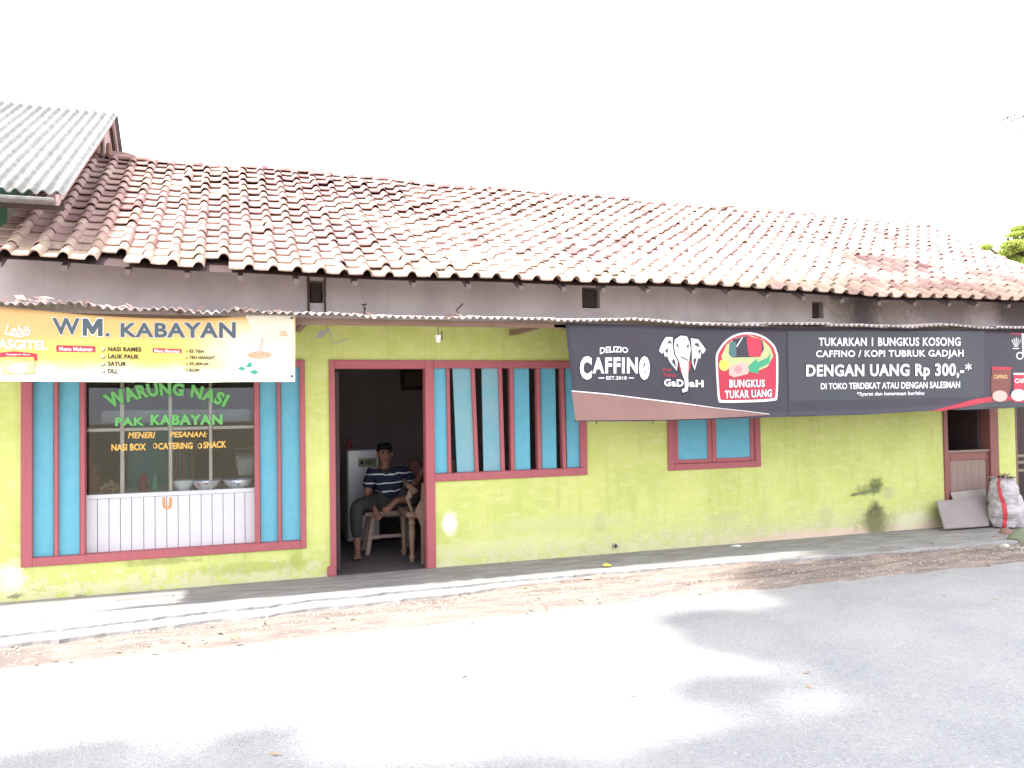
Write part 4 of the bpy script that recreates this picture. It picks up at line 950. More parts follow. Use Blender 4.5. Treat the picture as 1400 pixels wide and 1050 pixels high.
# heap of dried snacks at left
mb = MB()
for k in range(46):
    px = rnd.uniform(137, 164); hh = rnd.uniform(0, .10)*(1-abs(px-152)/22); q = at(px, 660, .28+rnd.uniform(-.06, .08)); q.z = cz+hh
    d = Vector((rnd.uniform(-1, 1), rnd.uniform(-1, 1), rnd.uniform(-.3, .8))).normalized()*rnd.uniform(.02, .04); mb.tube([q-d, q+d*.2+Vector((0, 0, .008)), q+d], [.006, .010, .004], 6)
o = mb.build('snack_heap', mat('fried_snack', (.40, .27, .18), .7, (.25, .15, .10), 40, .9)); tag(o, 'heap of brown fried snacks on the left of the counter', 'snacks', kind='stuff')
for px, m_, h_, lb in ((196, M_REDP, .17, 'dark red sauce bottle standing behind the glass between the snacks and the bowls'), (212, M_LEAFG, .14, 'green bottle beside the dark red sauce bottle behind the glass'), (128, M_REDP, .24, 'red thermos flask behind the glass at the far left of the counter')):
    q = at(px, 660, .45); o = MB().lathe((q.x, .45, cz-.009), [(h_*.20, 0), (h_*.22, .01), (h_*.22, h_*.6), (h_*.10, h_*.78), (h_*.08, h_), (h_*.10, h_*1.02)], 14).build('counter_bottle', m_, smooth=True); tag(o, lb, 'flask' if h_ > .2 else 'bottle')
wp = thing('wall_calendar', (.3, 2.3, 1.5), 'pale paper calendar sheet with red header hanging in the dark shop room', 'calendar')
q = at(322, 612, 2.2); q0 = at(346, 640, 2.2)
MB().box(q.x, q0.x, 2.2, 2.204, q0.z, q.z).build('paper_sheet', M_PANELP if False else M_WHITEP, wp); MB().box(q.x+.01, q0.x-.01, 2.194, 2.1985, q.z-.07, q.z-.015).build('red_header', M_REDP, wp)
# furniture in the shop room
cab = thing('teal_cabinet', (-1.0, 1.6, 0), 'teal wooden cabinet standing in the dark shop behind the glass', 'cabinet')
a = at(172, 600, 1.5).x; b = at(258, 600, 1.5).x
MB().box(a, b, 1.55, 1.95, 0, 1.62).build('cabinet_body', M_TEAL, cab, bevel=.01)
MB().box(a+.03, (a+b)/2-.01, 1.53, 1.549, .1, 1.55).build('cabinet_door', M_TEAL, cab); MB().box((a+b)/2+.01, b-.03, 1.53, 1.549, .1, 1.55).build('cabinet_door', M_TEAL, cab)
o = thing('red_stacked_crates', (-1.5, 1.1, 0), 'dark red plastic crates stacked in the shop at the far left of the glass', 'crates')
for k in range(4): MB().box(-1.72, -1.32, 1.0, 1.35, .005+k*.30, .29+k*.30).build('crate', M_REDP, o, bevel=.01)
ch = thing('spindle_chair', (.0, 1.5, 0), 'pale spindle back chair standing behind the counter glass', 'chair')
for px in (241, 252, 263):
    q = at(px, 620, 1.2).x; MB().tube([(q, 1.2, .46), (q, 1.24, 1.22)], .022, 8).build('spindle', M_CARVED, ch)
xa, xb = at(238, 620, 1.2).x, at(266, 620, 1.2).x
MB().box(xa-.03, xb+.03, 1.20, 1.27, 1.22, 1.30).build('top_rail', M_CARVED, ch, bevel=.01); MB().box(xa-.04, xb+.04, .85, 1.24, .42, .46).build('seat', M_CARVED, ch, bevel=.008)
for x in (xa-.01, xb+.01):
    for y in (.88, 1.2): MB().box(x-.02, x+.02, y-.02, y+.02, 0, .42).build('leg', M_CARVED, ch)
tbx = thing('back_shelf', (.2, 2.6, 0), 'dark shelf with jars along the rear of the shop room', 'shelf')
for z in (.5, 1.0, 1.5): MB().box(-.6, .65, 2.6, 2.95, z, z+.03).build('shelf_board', M_DARKW, tbx)
for x in (-.6, .62): MB().box(x, x+.03, 2.6, 2.95, 0, 1.7).build('side_panel', M_DARKW, tbx)
for x, z, m_, lb in ((-.44, 1.03, M_PLASTIC, 'clear storage jar on the middle shelf board behind the glass, left of the chair'), (.02, 1.53, M_REDP, 'red jar on the top shelf board behind the glass'), (.36, 1.03, M_PLASTIC, 'clear storage jar on the middle shelf board above the bowls')):
    o = MB().lathe((x, 2.72, z), [(.045, 0), (.05, .02), (.05, .13), (.035, .15), (.035, .17)], 12).build('storage_jar', m_, smooth=True)
    tag(o, lb, 'jar', 'jars on the rear shelf')

# ------------------------------------------------------------ sitting room: fridge, chairs, man
fx0, fx1 = at(475, 660, 1.75).x, at(519, 660, 1.75).x; fz = at(497, 615, 1.75).z
fr = thing('silver_fridge', ((fx0+fx1)/2, 2.0, 0), 'silver single door refrigerator behind the seated man', 'refrigerator')
MB().box(fx0, fx1, 1.80, 2.35, .02, fz-.01).build('cabinet', M_SILVER, fr, bevel=.012)
MB().box(fx0+.003, fx1-.003, 1.75, 1.795, .08, fz).build('door', M_SILVER, fr, bevel=.012)
MB().box(fx0+.13, fx0+.34, 1.742, 1.749, fz-.20, fz-.10).build('sticker', mat('khaki_sticker', (.22, .24, .15), .5), fr)
MB().box(fx0+.15, fx0+.19, 1.738, 1.7415, fz-.17, fz-.13).box(fx0+.21, fx0+.32, 1.738, 1.7415, fz-.14, fz-.13).box(fx0+.21, fx0+.30, 1.738, 1.7415, fz-.165, fz-.155).build('sticker_print', M_BLACK, fr)
p = at(477, 610, 2.0); o = MB().lathe((p.x, 2.0, fz), [(.03, 0), (.03, .08), (.012, .10), (.012, .12)], 12).build('small_bottle', M_REDP, smooth=True); tag(o, 'small dark bottle on top of the silver fridge', 'bottle')
MB().box(.95, 1.0, .12, .80, .02, 1.97).build('open_door_leaf', M_DARKW, house, bevel=.004)
a = at(549, 502, 3.9); b = at(590, 533, 3.9)
pf = thing('wall_picture', ((a.x+b.x)/2, 3.95, (a.z+b.z)/2), 'brown picture in a dark frame high on the sitting room wall', 'picture')
MB().box(a.x, b.x, 3.93, 3.995, b.z, a.z).build('picture_frame', M_DARKW, pf, bevel=.01); MB().box(a.x+.06, b.x-.06, 3.92, 3.929, b.z+.06, a.z-.06).build('picture_print', mat('brown_picture', (.14, .09, .07), .5), pf)

SY = 1.15
seat_z = .46
bn = thing('wooden_stool', (1.55, SY, 0), 'long pale wooden bench that the man sits on', 'bench')
bx0, bx1 = at(495, 700, SY).x, at(563, 700, SY).x
MB().box(bx0, bx1, SY-.17, SY+.17, seat_z-.045, seat_z).build('seat', M_WOODV, bn, bevel=.006)
for x, s_ in ((bx0+.10, -1), (bx1-.10, 1)):
    for y in (-.13, .13):
        Mx = Matrix.Translation((x, SY+y, 0)) @ Matrix.Shear('XY', 4, (0, 0))
        MB().add([(x+s_*.07-.022, SY+y*1.2-.02, 0), (x+s_*.07+.022, SY+y*1.2-.02, 0), (x+s_*.07+.022, SY+y*1.2+.02, 0), (x+s_*.07-.022, SY+y*1.2+.02, 0), (x-.022, SY+y-.02, seat_z-.046), (x+.022, SY+y-.02, seat_z-.046), (x+.022, SY+y+.02, seat_z-.046), (x-.022, SY+y+.02, seat_z-.046)],
                 [(0, 3, 2, 1), (4, 5, 6, 7), (0, 1, 5, 4), (1, 2, 6, 5), (2, 3, 7, 6), (3, 0, 4, 7)]).build('leg', M_WOODV, bn)
MB().box(bx0+.08, bx1-.08, SY-.16, SY-.135, .17, .205).build('stretcher', M_WOODV, bn)

def skin(name, J, E_, m, parent, root, sub=2):
    keys = list(J); idx = {k: i for i, k in enumerate(keys)}
    me = bpy.data.meshes.new(name); me.from_pydata([tuple(J[k][0]) for k in keys], [(idx[a], idx[b]) for a, b in E_], [])
    o = bpy.data.objects.new(name, me); col.objects.link(o)
    md = o.modifiers.new('s', 'SKIN'); md.use_smooth_shade = True
    for k, i in idx.items():
        r = J[k][1]; r = (r, r) if isinstance(r, (int, float)) else r
        me.skin_vertices[0].data[i].radius = r; me.skin_vertices[0].data[i].use_root = (k == root)
    sb = o.modifiers.new('u', 'SUBSURF'); sb.levels = sub; sb.render_levels = sub
    bpy.context.view_layer.update()
    m2 = bpy.data.meshes.new_from_object(o.evaluated_get(bpy.context.evaluated_depsgraph_get()))
    bpy.data.objects.remove(o); bpy.data.meshes.remove(me)
    m2.name = name; m2.materials.clear(); m2.materials.append(m)
    for p in m2.polygons: p.use_smooth = True
    return link(name, m2, parent)
V = Vector
man = thing('person', (1.45, SY, 0), 'man in navy striped polo shirt sitting inside the doorway with one bare foot drawn up', 'person')
hipc = V((at(532, 695, SY).x, SY, seat_z+.13)); chest = V((at(529, 655, SY).x, SY, at(529, 656, SY).z)); nb_ = V((at(526, 640, SY-.02).x, SY-.02, at(526, 641, SY).z))
hd_ = V((at(526, 621, SY-.05).x, SY-.05, at(526, 621, SY-.05).z))
shR = V((at(508, 648, SY).x, SY, at(508, 647, SY).z)); shL = V((at(551, 645, SY).x, SY, at(551, 644, SY).z))
elR = V((at(501, 678, SY-.02).x, SY-.04, at(501, 676, SY).z)); haR = V((at(515, 703, .85).x, .84, at(515, 701, .85).z))
elL = V((at(570, 660, SY).x, SY+.02, at(570, 662, SY).z)); haL = V((at(577, 645, .95).x, .93, at(577, 643, .95).z))
hiR = hipc+V((-.10, 0, -.03)); hiL = hipc+V((.10, 0, -.03))
knR = V((at(486, 694, .80).x, .78, .56)); anR = V((at(489, 745, .82).x, .84, .09)); toR = V((anR.x-.02, .66, .035))
knL = V((at(569, 700, .92).x, .92, .58)); anL = V((at(543, 692, .80).x, .80, .60)); toL = V((at(528, 708, .72).x, .73, .50))
J = {'hip': (hipc, (.15, .12)), 'waist': (hipc.lerp(chest, .45), (.145, .11)), 'chest': (chest, (.15, .11)), 'nb': (nb_, .062), 'neck': (nb_.lerp(hd_, .4), .052),
     'jaw': (hd_+V((0, -.015, -.055)), (.058, .066)), 'head': (hd_+V((0, 0, .005)), (.076, .088)), 'crown': (hd_+V((0, .01, .07)), (.060, .070)),
     'shR': (shR, .062), 'elR': (elR, .043), 'wrR': (elR.lerp(haR, .86), .026), 'paR': (haR, (.034, .020)),
     'shL': (shL, .062), 'elL': (elL, .043), 'wrL': (elL.lerp(haL, .86), .026), 'paL': (haL, (.034, .020)),
     'hiR': (hiR, .085), 'knR': (knR, .060), 'caR': (knR.lerp(anR, .35), .055), 'anR': (anR, .036), 'baR': (toR+V((0, .05, 0)), (.040, .026)),
     'hiL': (hiL, .085), 'knL': (knL, .060), 'caL': (knL.lerp(anL, .4), .052), 'anL': (anL, .036), 'baL': (anL.lerp(toL, .8), (.040, .026))}
Ed = [('hip', 'waist'), ('waist', 'chest'), ('chest', 'nb'), ('nb', 'neck'), ('neck', 'jaw'), ('jaw', 'head'), ('head', 'crown'), ('chest', 'shR'), ('shR', 'elR'), ('elR', 'wrR'), ('wrR', 'paR'),
      ('chest', 'shL'), ('shL', 'elL'), ('elL', 'wrL'), ('wrL', 'paL'), ('hip', 'hiR'), ('hiR', 'knR'), ('knR', 'caR'), ('caR', 'anR'), ('anR', 'baR'), ('hip', 'hiL'), ('hiL', 'knL'), ('knL', 'caL'), ('caL', 'anL'), ('anL', 'baL')]
for s_, pa, wr in (('R', haR, elR.lerp(haR, .86)), ('L', haL, elL.lerp(haL, .86))):
    d = (pa-wr).normalized(); sd = d.cross(V((0, 1, 0))).normalized()
    for k, (off, ln) in enumerate(((-.026, .062), (-.009, .074), (.009, .070), (.026, .054))):
        b_ = pa+d*.032+sd*off; q = b_+d*ln*.5+V((0, -.006, -.004)); e2 = b_+d*ln*.85+V((0, .004, -.022))
        J[f'f{s_}{k}a'] = (b_, .0095); J[f'f{s_}{k}b'] = (q, .0085); J[f'f{s_}{k}c'] = (e2, .0075)
        Ed += [(f'pa{s_}', f'f{s_}{k}a'), (f'f{s_}{k}a', f'f{s_}{k}b'), (f'f{s_}{k}b', f'f{s_}{k}c')]
    b_ = pa-d*.01-sd*.034; J[f't{s_}a'] = (b_, .011); J[f't{s_}b'] = (b_+d*.03-sd*.016, .0095); J[f't{s_}c'] = (b_+d*.055-sd*.012, .008)
    Ed += [(f'pa{s_}', f't{s_}a'), (f't{s_}a', f't{s_}b'), (f't{s_}b', f't{s_}c')]
for s_, ba, dd in (('R', J['baR'][0], V((-.1, -1, -.05))), ('L', J['baL'][0], (toL-anL))):
    d = dd.normalized(); sd = d.cross(V((0, -1, .3))).normalized() if s_ == 'L' else V((1, 0, 0))
    for k in range(5):
        b_ = ba+d*(.035+.006*(k < 3))+sd*(-.030+.015*k); J[f'o{s_}{k}a'] = (b_, .011 if k else .014); J[f'o{s_}{k}b'] = (b_+d*.028, .009 if k else .012)
        Ed += [(f'ba{s_}', f'o{s_}{k}a'), (f'o{s_}{k}a', f'o{s_}{k}b')]
skin('body', J, Ed, M_SKIN, man, 'hip')
SJ = {'hem': (hipc+V((0, 0, -.03)), (.20, .16)), 'w': (hipc.lerp(chest, .45), (.205, .15)), 'c': (chest, (.20, .145)), 'n': (nb_+V((0, 0, -.035)), (.085, .080)),
      'a': (shR, .086), 'b': (shR.lerp(elR, .75), .074), 'd': (shL, .078), 'e': (shL.lerp(elL, .75), .066)}
skin('polo_shirt', SJ, [('hem', 'w'), ('w', 'c'), ('c', 'n'), ('c', 'a'), ('a', 'b'), ('c', 'd'), ('d', 'e')], M_SHIRT, man, 'c')
skin('trousers', {'h': (hipc+V((0, 0, -.03)), (.165, .14)), 'a': (hiR, .105), 'b': (knR, .082), 'c': (knR.lerp(anR, .75), .060), 'd': (hiL, .105), 'e': (knL, .082), 'f': (knL.lerp(anL, .6), .065)},
     [('h', 'a'), ('a', 'b'), ('b', 'c'), ('h', 'd'), ('d', 'e'), ('e', 'f')], M_SHORTS, man, 'h')
# hair cap, face
mb = MB(); rings = []
mb.lathe(hd_+V((0, .014, .030)), [(.070, .030), (.082, .048), (.076, .072), (.050, .092), (.02, .098)], 18, Matrix.Scale(1.05, 4, (0, 1, 0)) @ Matrix.Rotation(R_(6), 4, 'X'))
mb.lathe(hd_+V((0, .038, .0)), [(.050, -.05), (.080, -.01), (.086, .05), (.078, .09), (.03, .115)], 18); mb.build('hair', M_HAIR, man, smooth=True)
f0 = hd_+V((0, -.086, 0))
MB().lathe(f0+V((0, -.004, -.012)), [(.017, -.022), (.015, -.01), (.009, .015), (.006, .03)], 8).build('nose', M_SKIN, man, smooth=True)
for s_ in (-1, 1):
    MB().lathe(f0+V((s_*.031, .008, .016)), [(.003, -.006), (.012, 0), (.003, .006)], 8).build('eye', M_BLACK, man, smooth=True)
    MB().box(f0.x+s_*.033-.018, f0.x+s_*.033+.018, f0.y-.001, f0.y+.012, f0.z+.030, f0.z+.036).build('eyebrow', M_HAIR, man)
    MB().lathe(hd_+V((s_*.084, .005, -.002)), [(.006, -.03), (.015, -.01), (.016, .015), (.005, .032)], 8).build('ear', M_SKIN, man, smooth=True)
MB().box(f0.x-.024, f0.x+.024, f0.y+.008, f0.y+.022, f0.z-.058, f0.z-.050).build('mouth', M_DARKW, man, bevel=.003)
MB().tube([nb_+V((-.055, -.03, .0)), nb_+V((-.03, -.075, -.015)), nb_+V((0, -.095, -.05)), nb_+V((.03, -.075, -.015)), nb_+V((.055, -.03, .0))], .014, 8).build('collar', M_SHORTS, man, smooth=True)

# carved armchair just inside the door, mostly behind the post
ac = thing('carved_armchair', (1.75, .55, 0), 'carved teak armchair with turned front leg just inside the doorway', 'chair')
AY = .40
def ap(x, y): q = at(440+x/4.378, 560+y/4.378, AY); return q
lx = ap(540, 800).x; z_ = lambda y: ap(540, y).z
fl0 = z_(915)
def leg_prof(top):
    return [(.022, 0), (.034, .05), (.020, .10), (.030, .14), (.024, .17), (.036, .30), (.030, .38), (.042, .40), (.028, .43), (.040, .45)]
for x, y in ((lx, AY), (lx+.46, AY), (lx, AY+.42), (lx+.46, AY+.42)): MB().lathe((x, y, 0), [(r, z*1.0) for r, z in leg_prof(0)], 12).build('leg', M_CARVED, ac, smooth=True)
MB().box(lx-.06, lx+.52, AY-.05, AY+.47, .45, .52).build('seat', M_CARVED, ac, bevel=.02)
mb = MB().tube([(lx-.01, AY, .52), (lx-.03, AY+.01, .66), (lx+.01, AY+.02, .76)], [.026, .038, .026], 10); mb.build('arm_post', M_CARVED, ac, smooth=True)
MB().tube([(lx+.02, AY-.05, .735), (lx-.01, AY+.05, .775), (lx, AY+.25, .77), (lx+.02, AY+.45, .80)], [.034, .030, .026, .026], 10).build('armrest', M_CARVED, ac, smooth=True)
MB().tube([(lx+.46, AY-.05, .735), (lx+.48, AY+.05, .775), (lx+.47, AY+.25, .77), (lx+.45, AY+.45, .80)], [.034, .030, .026, .026], 10).build('armrest', M_CARVED, ac, smooth=True)
MB().box(lx+.44, lx+.48, AY, AY+.44, .52, 1.05).build('backrest', M_CARVED, ac, bevel=.01)
pts = [(600, 440), (612, 440), (612, 940), (598, 950), (596, 700), (560, 610), (575, 575), (596, 540)]
vsf = [at(440+x/4.378, 560+y/4.378, .22) for x, y in pts]; vsb = [v+V((0, .03, 0)) for v in vsf]; n_ = len(pts)
MB().add(vsf+vsb, [tuple(range(n_)), tuple(range(2*n_-1, n_-1, -1))]+[(i, (i+1) % n_, n_+(i+1) % n_, n_+i) for i in range(n_)]).build('carved_side_board', M_CARVED, ac)
p = at(571, 640, 1.1); o = MB().lathe((p.x+.02, 1.35, p.z-.5), [(.09, 0), (.10, .3), (.085, .52), (.05, .58)], 14).build('red_bundle', mat('dull_red_cloth', (.13, .045, .05), .9, (.09, .04, .04), 20, .9, .3, 20), smooth=True); tag(o, 'dull red cloth bundle beside the seated man behind the door post', 'bundle')

# ------------------------------------------------------------ left neighbour roof
lh = thing('neighbour_house', (-4, 3, 0), 'taller neighbouring house with a pale corrugated roof and pink gable boards at the upper left', 'house')
NY0, NY1 = -.50, 2.87; c0 = at(88, 262, NY0); VX = c0.x; e1 = at(160, 154, NY1); 
V0 = V((VX, NY0, c0.z)); V1 = V((VX, NY1, e1.z))
# corrugated sheets, waves run up the slope
xw = VX; j = 0
while xw > -6:
    W = .95; xa = xw-W; n_ = 96; vs = []; fs = []
    for v in (0, .33, .66, 1):
        for i in range(n_+1):
            x = xa-.03+(W+.03)*i/n_; P = V0.lerp(V1, v); vs.append((x, P.y-(.03 if v == 0 else 0)*(j % 2), P.z+.019*math.sin(2*math.pi*x/.098)+.004*(j % 2)+.01*math.sin(x*1.2)))
    K = len(vs); vs += [(x, y, z-.008) for x, y, z in vs]
    for q in range(3):
        for i in range(n_): a = q*(n_+1)+i; fs += [(a, a+1, a+n_+2, a+n_+1), (K+a+1, K+a, K+a+n_+1, K+a+n_+2)]
    for q in (0, 3*(n_+1)):
        for i in range(n_): fs.append((q+i, q+i+1, K+q+i+1, K+q+i))
    for q in range(3):
        for i in (0, n_): a = q*(n_+1)+i; fs.append((a, a+n_+1, K+a+n_+1, K+a))
    me = bpy.data.meshes.new('corrugated_sheet'); me.from_pydata(vs, [], fs); me.materials.append(M_ASB)
    for p in me.polygons: p.use_smooth = True
    link('corrugated_sheet', me, lh); xw = xa; j += 1
zr = V1.z
MB().add([(VX-6, NY1+.01, zr-.02), (VX, NY1+.01, zr-.02), (VX, NY1+3, zr-1.9), (VX-6, NY1+3, zr-1.9), (VX-6, NY1+.01, zr-.04), (VX, NY1+.01, zr-.04), (VX, NY1+3, zr-1.92), (VX-6, NY1+3, zr-1.92)], [(0, 1, 2, 3), (7, 6, 5, 4), (1, 5, 6, 2), (0, 4, 5, 1), (2, 6, 7, 3)]).build('rear_roof', M_ASB, lh)
# gable boards facing the tiled roof
k = 0; y = 2.54
GX = VX-.10
while y < 5.4:
    y1 = y+.22
    def zt(yy): return (V0.z+(V1.z-V0.z)*(yy-NY0)/(NY1-NY0) if yy < NY1 else zr-(yy-NY1)*.63)-.06
    zb_ = roofP(GX, (y-YE)/(YR-YE)).z-.06 if y < YR else 3.0
    MB().add([(GX, y, zb_), (GX, y1-.006, zb_), (GX, y1-.006, zt(y1)), (GX, y, zt(y)), (GX-.02, y, zb_), (GX-.02, y1-.006, zb_), (GX-.02, y1-.006, zt(y1)), (GX-.02, y, zt(y))], [(0, 1, 2, 3), (7, 6, 5, 4), (0, 3, 7, 4), (1, 5, 6, 2), (2, 6, 7, 3)]).build('gable_board', M_PINKB, lh)
    y = y1
# barge boards
def barge(P, Q, w_=.16): 
    MB().add([(VX-.04, P.y, P.z-w_), (VX-.04, Q.y, Q.z-w_), (VX-.04, Q.y, Q.z-.03), (VX-.04, P.y, P.z-.03), (VX-.065, P.y, P.z-w_), (VX-.065, Q.y, Q.z-w_), (VX-.065, Q.y, Q.z-.03), (VX-.065, P.y, P.z-.03)], [(0, 1, 2, 3), (7, 6, 5, 4), (0, 4, 5, 1), (3, 2, 6, 7), (0, 3, 7, 4), (1, 5, 6, 2)]).build('barge_board', M_PINKB, lh)
barge(V0, V1, .12); barge(V((VX, NY1+.01, zr)), V((VX, NY1+2.9, zr-1.83)))
MB().box(VX-4.5, VX-.02, NY0+.10, NY0+.14, V0.z-.13, V0.z-.045).build('eave_board', M_DARKW, lh)
p = at(52, 275, -.45)
MB().box(-6, at(76, 268, -.5).x, -.56, -.32, p.z-.016, p.z+.012).build('gutter_sheet', M_ASB, lh, bevel=.006)
MB().box(-6, -1.92, 1.45, 1.6, 0, 3.9).build('front_wall', mat('bottle_green_wall', (.06, .16, .10), .8, (.10, .2, .14), 5, .8), lh)
MB().box(at(10, 290, .7).x, at(30, 290, .7).x, .70, .85, at(20, 300, .7).z, at(20, 283, .7).z).build('ridge_block', M_PLY, lh)
# odd tile pieces stuck along the junction
for px, py in ((133, 202), (149, 204)):
    p = at(px, py, 2.4); MB().lathe((p.x, p.y, p.z-.07), [(.03, 0), (.035, .06), (.03, .11), (.02, .14)], 8).build('upright_tile_piece', M_BRICK, house)
p = at(165, 210, 2.6); MB().add([at(148, 214, 2.5), at(200, 217, 2.5), at(172, 208, 2.7), at(152, 206, 2.7), at(148, 217, 2.5), at(200, 219, 2.5), at(172, 210, 2.7), at(152, 208, 2.7)], [(0, 1, 2, 3), (0, 4, 5, 1), (1, 5, 6, 2), (2, 6, 7, 3), (3, 7, 4, 0)]).build('ridge_end_slab', M_BRICK, house)

# ------------------------------------------------------------ board, sack, rubble, litter
def slab(px, Ys, th, name, m, label, cat):
    A = [at(x, y, Y) for (x, y), Y in zip(px, Ys)]; nrm = (A[1]-A[0]).cross(A[3]-A[0]).normalized()
    if nrm.y > 0: nrm = -nrm
    B = [v-nrm*th for v in A]
    o = MB().add(A+B, [(0, 1, 2, 3), (7, 6, 5, 4), (0, 4, 5, 1), (1, 5, 6, 2), (2, 6, 7, 3), (3, 7, 4, 0)]).build(name, m, bevel=.004); return tag(o, label, cat)
slab([(1292, 723), (1352, 719), (1357, 677), (1281, 685)], [-.30, -.30, -.10, -.10], .025, 'leaning_board', M_PLY, 'wide grey board leaning against the right doorway', 'board')
slab([(1309, 700), (1349, 698), (1348, 668), (1300, 673)], [-.12, -.12, -.04, -.04], .015, 'thin_panel', mat('pale_thin_board', (.42, .37, .34), .8, (.30, .26, .24), 5, .8), 'thin curled panel standing behind the leaning grey board', 'board')
# sack
sy = -.34; sx = at(1376, 700, sy).x
htop = at(1372, 652, sy).z
sack = thing('plastic_sack', (sx, sy, 0), 'full grey white woven sack with red stripes beside the right doorway', 'sack')
def sackmesh(mid, parent, a0, a1, extra, name):
    vs = []; fs = []; nr = 60; na = 80 if a0 is None else 6
    prof = [(0, .10), (.03, .165), (.10, .195), (.25, .205), (.45, .20), (.65, .185), (.80, .165), (.90, .135), (.96, .115), (1, .14)]
    for i in range(nr+1):
        t_ = i/nr
        for (a, b), (c, d) in zip(prof, prof[1:]):
            if t_ <= c: r = b+(d-b)*(t_-a)/(c-a); break
        for j in range(na+(0 if a0 is None else 1)):
            an = 2*math.pi*j/na if a0 is None else a0+(a1-a0)*j/na
            an += (.15*math.sin(t_*5) if a0 is not None else 0)
            fold = .028*noise.noise((math.cos(an)*1.8, math.sin(an)*1.8, t_*8))+.016*noise.noise((math.cos(an)*5, math.sin(an)*5+t_*9, t_*18))+.03*max(0, t_-.85)*noise.noise((math.cos(an)*3, math.sin(an)*3, 0))*8
            rr = r*1.05+fold+extra; vs.append((sx+rr*math.cos(an)-.05*t_*t_, sy+rr*.85*math.sin(an), t_*htop+.012*noise.noise((an, t_*4, 5))))
    W = na+(0 if a0 is None else 1)
    for i in range(nr):
        for j in range(na): fs.append((i*W+j, i*W+(j+1) % W, (i+1)*W+(j+1) % W, (i+1)*W+j))
    if a0 is None: fs.append(tuple(range(na))[::-1])
    me = bpy.data.meshes.new(name); me.from_pydata(vs, [], fs); me.materials.append(mid)
    for p in me.polygons: p.use_smooth = True
    return link(name, me, parent)
sackmesh(M_SACK, sack, None, None, 0, 'sack_body'); sackmesh(mat('red_sack_stripe', (.55, .06, .08), .6), sack, R_(206), R_(220), .003, 'red_stripe')
mb = MB()
for k in range(40):
    an = rnd.uniform(0, 6.28); r = rnd.uniform(0, .11); q = V((sx-.05+r*math.cos(an), sy+r*.8*math.sin(an), htop+rnd.uniform(-.03, .04))); d = V((rnd.uniform(-1, 1), rnd.uniform(-1, 1), rnd.uniform(-.3, .6)))*.04
    s2 = d.cross(V((0, 0, 1))).normalized()*.018; mb.add([q-d, q+s2, q+d, q-s2], [(0, 1, 2, 3)])
o = mb.build('leaf_filling', M_LITTER, sack); o['kind'] = 'stuff'
# rubble heap
def rock(c, r, m, name='stone', flat=.7, seed=0):
    b = bmesh.new(); bmesh.ops.create_icosphere(b, subdivisions=2, radius=1)
    for v in b.verts:
        k = 1+.35*noise.noise(v.co*1.4+V((seed, seed*2, 0))); v.co = V((v.co.x*r*k, v.co.y*r*k*.9, v.co.z*r*k*flat))
    for v in b.verts: v.co += V(c)
    me = bpy.data.meshes.new(name); b.to_mesh(me); b.free(); me.materials.append(m); return me
RB = [((1362, 737), .06, M_BRICK, 'rust red broken brick at the left foot of the rubble heap', 'brick'), ((1378, 733), .10, M_BRICK, 'largest broken red brick leaning in the rubble beside the sack', 'brick'), ((1396, 740), .14, mat('mossy_stone', (.24, .27, .18), .9, (.18, .20, .14), 9, .8, .4, 40), 'mossy grey green stone at the right edge of the pavement', 'stone'),
      ((1370, 747), .045, M_STONE, 'small pale stone in front of the rubble bricks', 'stone')]
for k, ((px, py), r, m_, lb, ct) in enumerate(RB):
    g_ = gnd(px, py, -.03); o = link('rubble_'+ct, rock((0, 0, 0), r, m_, ct, .75, k*3.1)); o.location = (g_.x, g_.y, -.06+r*.5); o.rotation_euler = (0, 0, k); tag(o, lb, ct, 'rubble beside the sack')
mb = MB()
for k in range(90):
    px = rnd.uniform(1345, 1405); py = rnd.uniform(736, 752); g_ = gnd(px, py, -.06); r = rnd.uniform(.008, .03)
    me = rock(g_+V((0, 0, r*.2)), r, M_BRICK, 's', .6, k); mb.add([v.co for v in me.vertices], [tuple(p.vertices) for p in me.polygons]); bpy.data.meshes.remove(me)
o = mb.build('rubble_gravel', M_STONE); tag(o, 'small crumbs of rubble round the bricks by the sack', kind='stuff')
# gravel lines and grit along the verge
mb = MB(); mb2 = MB()
ico = bmesh.new(); bmesh.ops.create_icosphere(ico, subdivisions=1, radius=1); IV = [v.co.copy() for v in ico.verts]; IF = [tuple(v.index for v in f.verts) for f in ico.faces]; ico.free()
for k in range(4200):
    x = rnd.uniform(-2.5, 9.5); lane = rnd.choice((-1.18, -1.42, None, None)); y = rnd.gauss(lane+.05*math.sin(x), .035) if lane else rnd.uniform(-1.85, -.9)
    if y > sw_edge(x)-.03: continue
    r = rnd.uniform(.003, .009) if rnd.random() < .95 else rnd.uniform(.010, .018)
    z = max(dirt_z(x, y), -.12); Rm = Euler((rnd.random()*6, rnd.random()*6, 0)).to_matrix(); s3 = V((1, rnd.uniform(.6, 1), rnd.uniform(.4, .7)))
    mb.add([V((x, y, z+r*.2))+V([a*b*r*(1+.2*rnd.random()) for a, b in zip(Rm @ v, s3)]) for v in IV], IF)
o = mb.build('verge_gravel', M_STONE); tag(o, 'pale grit and gravel scattered on the dirt verge', kind='stuff')
mb = MB()
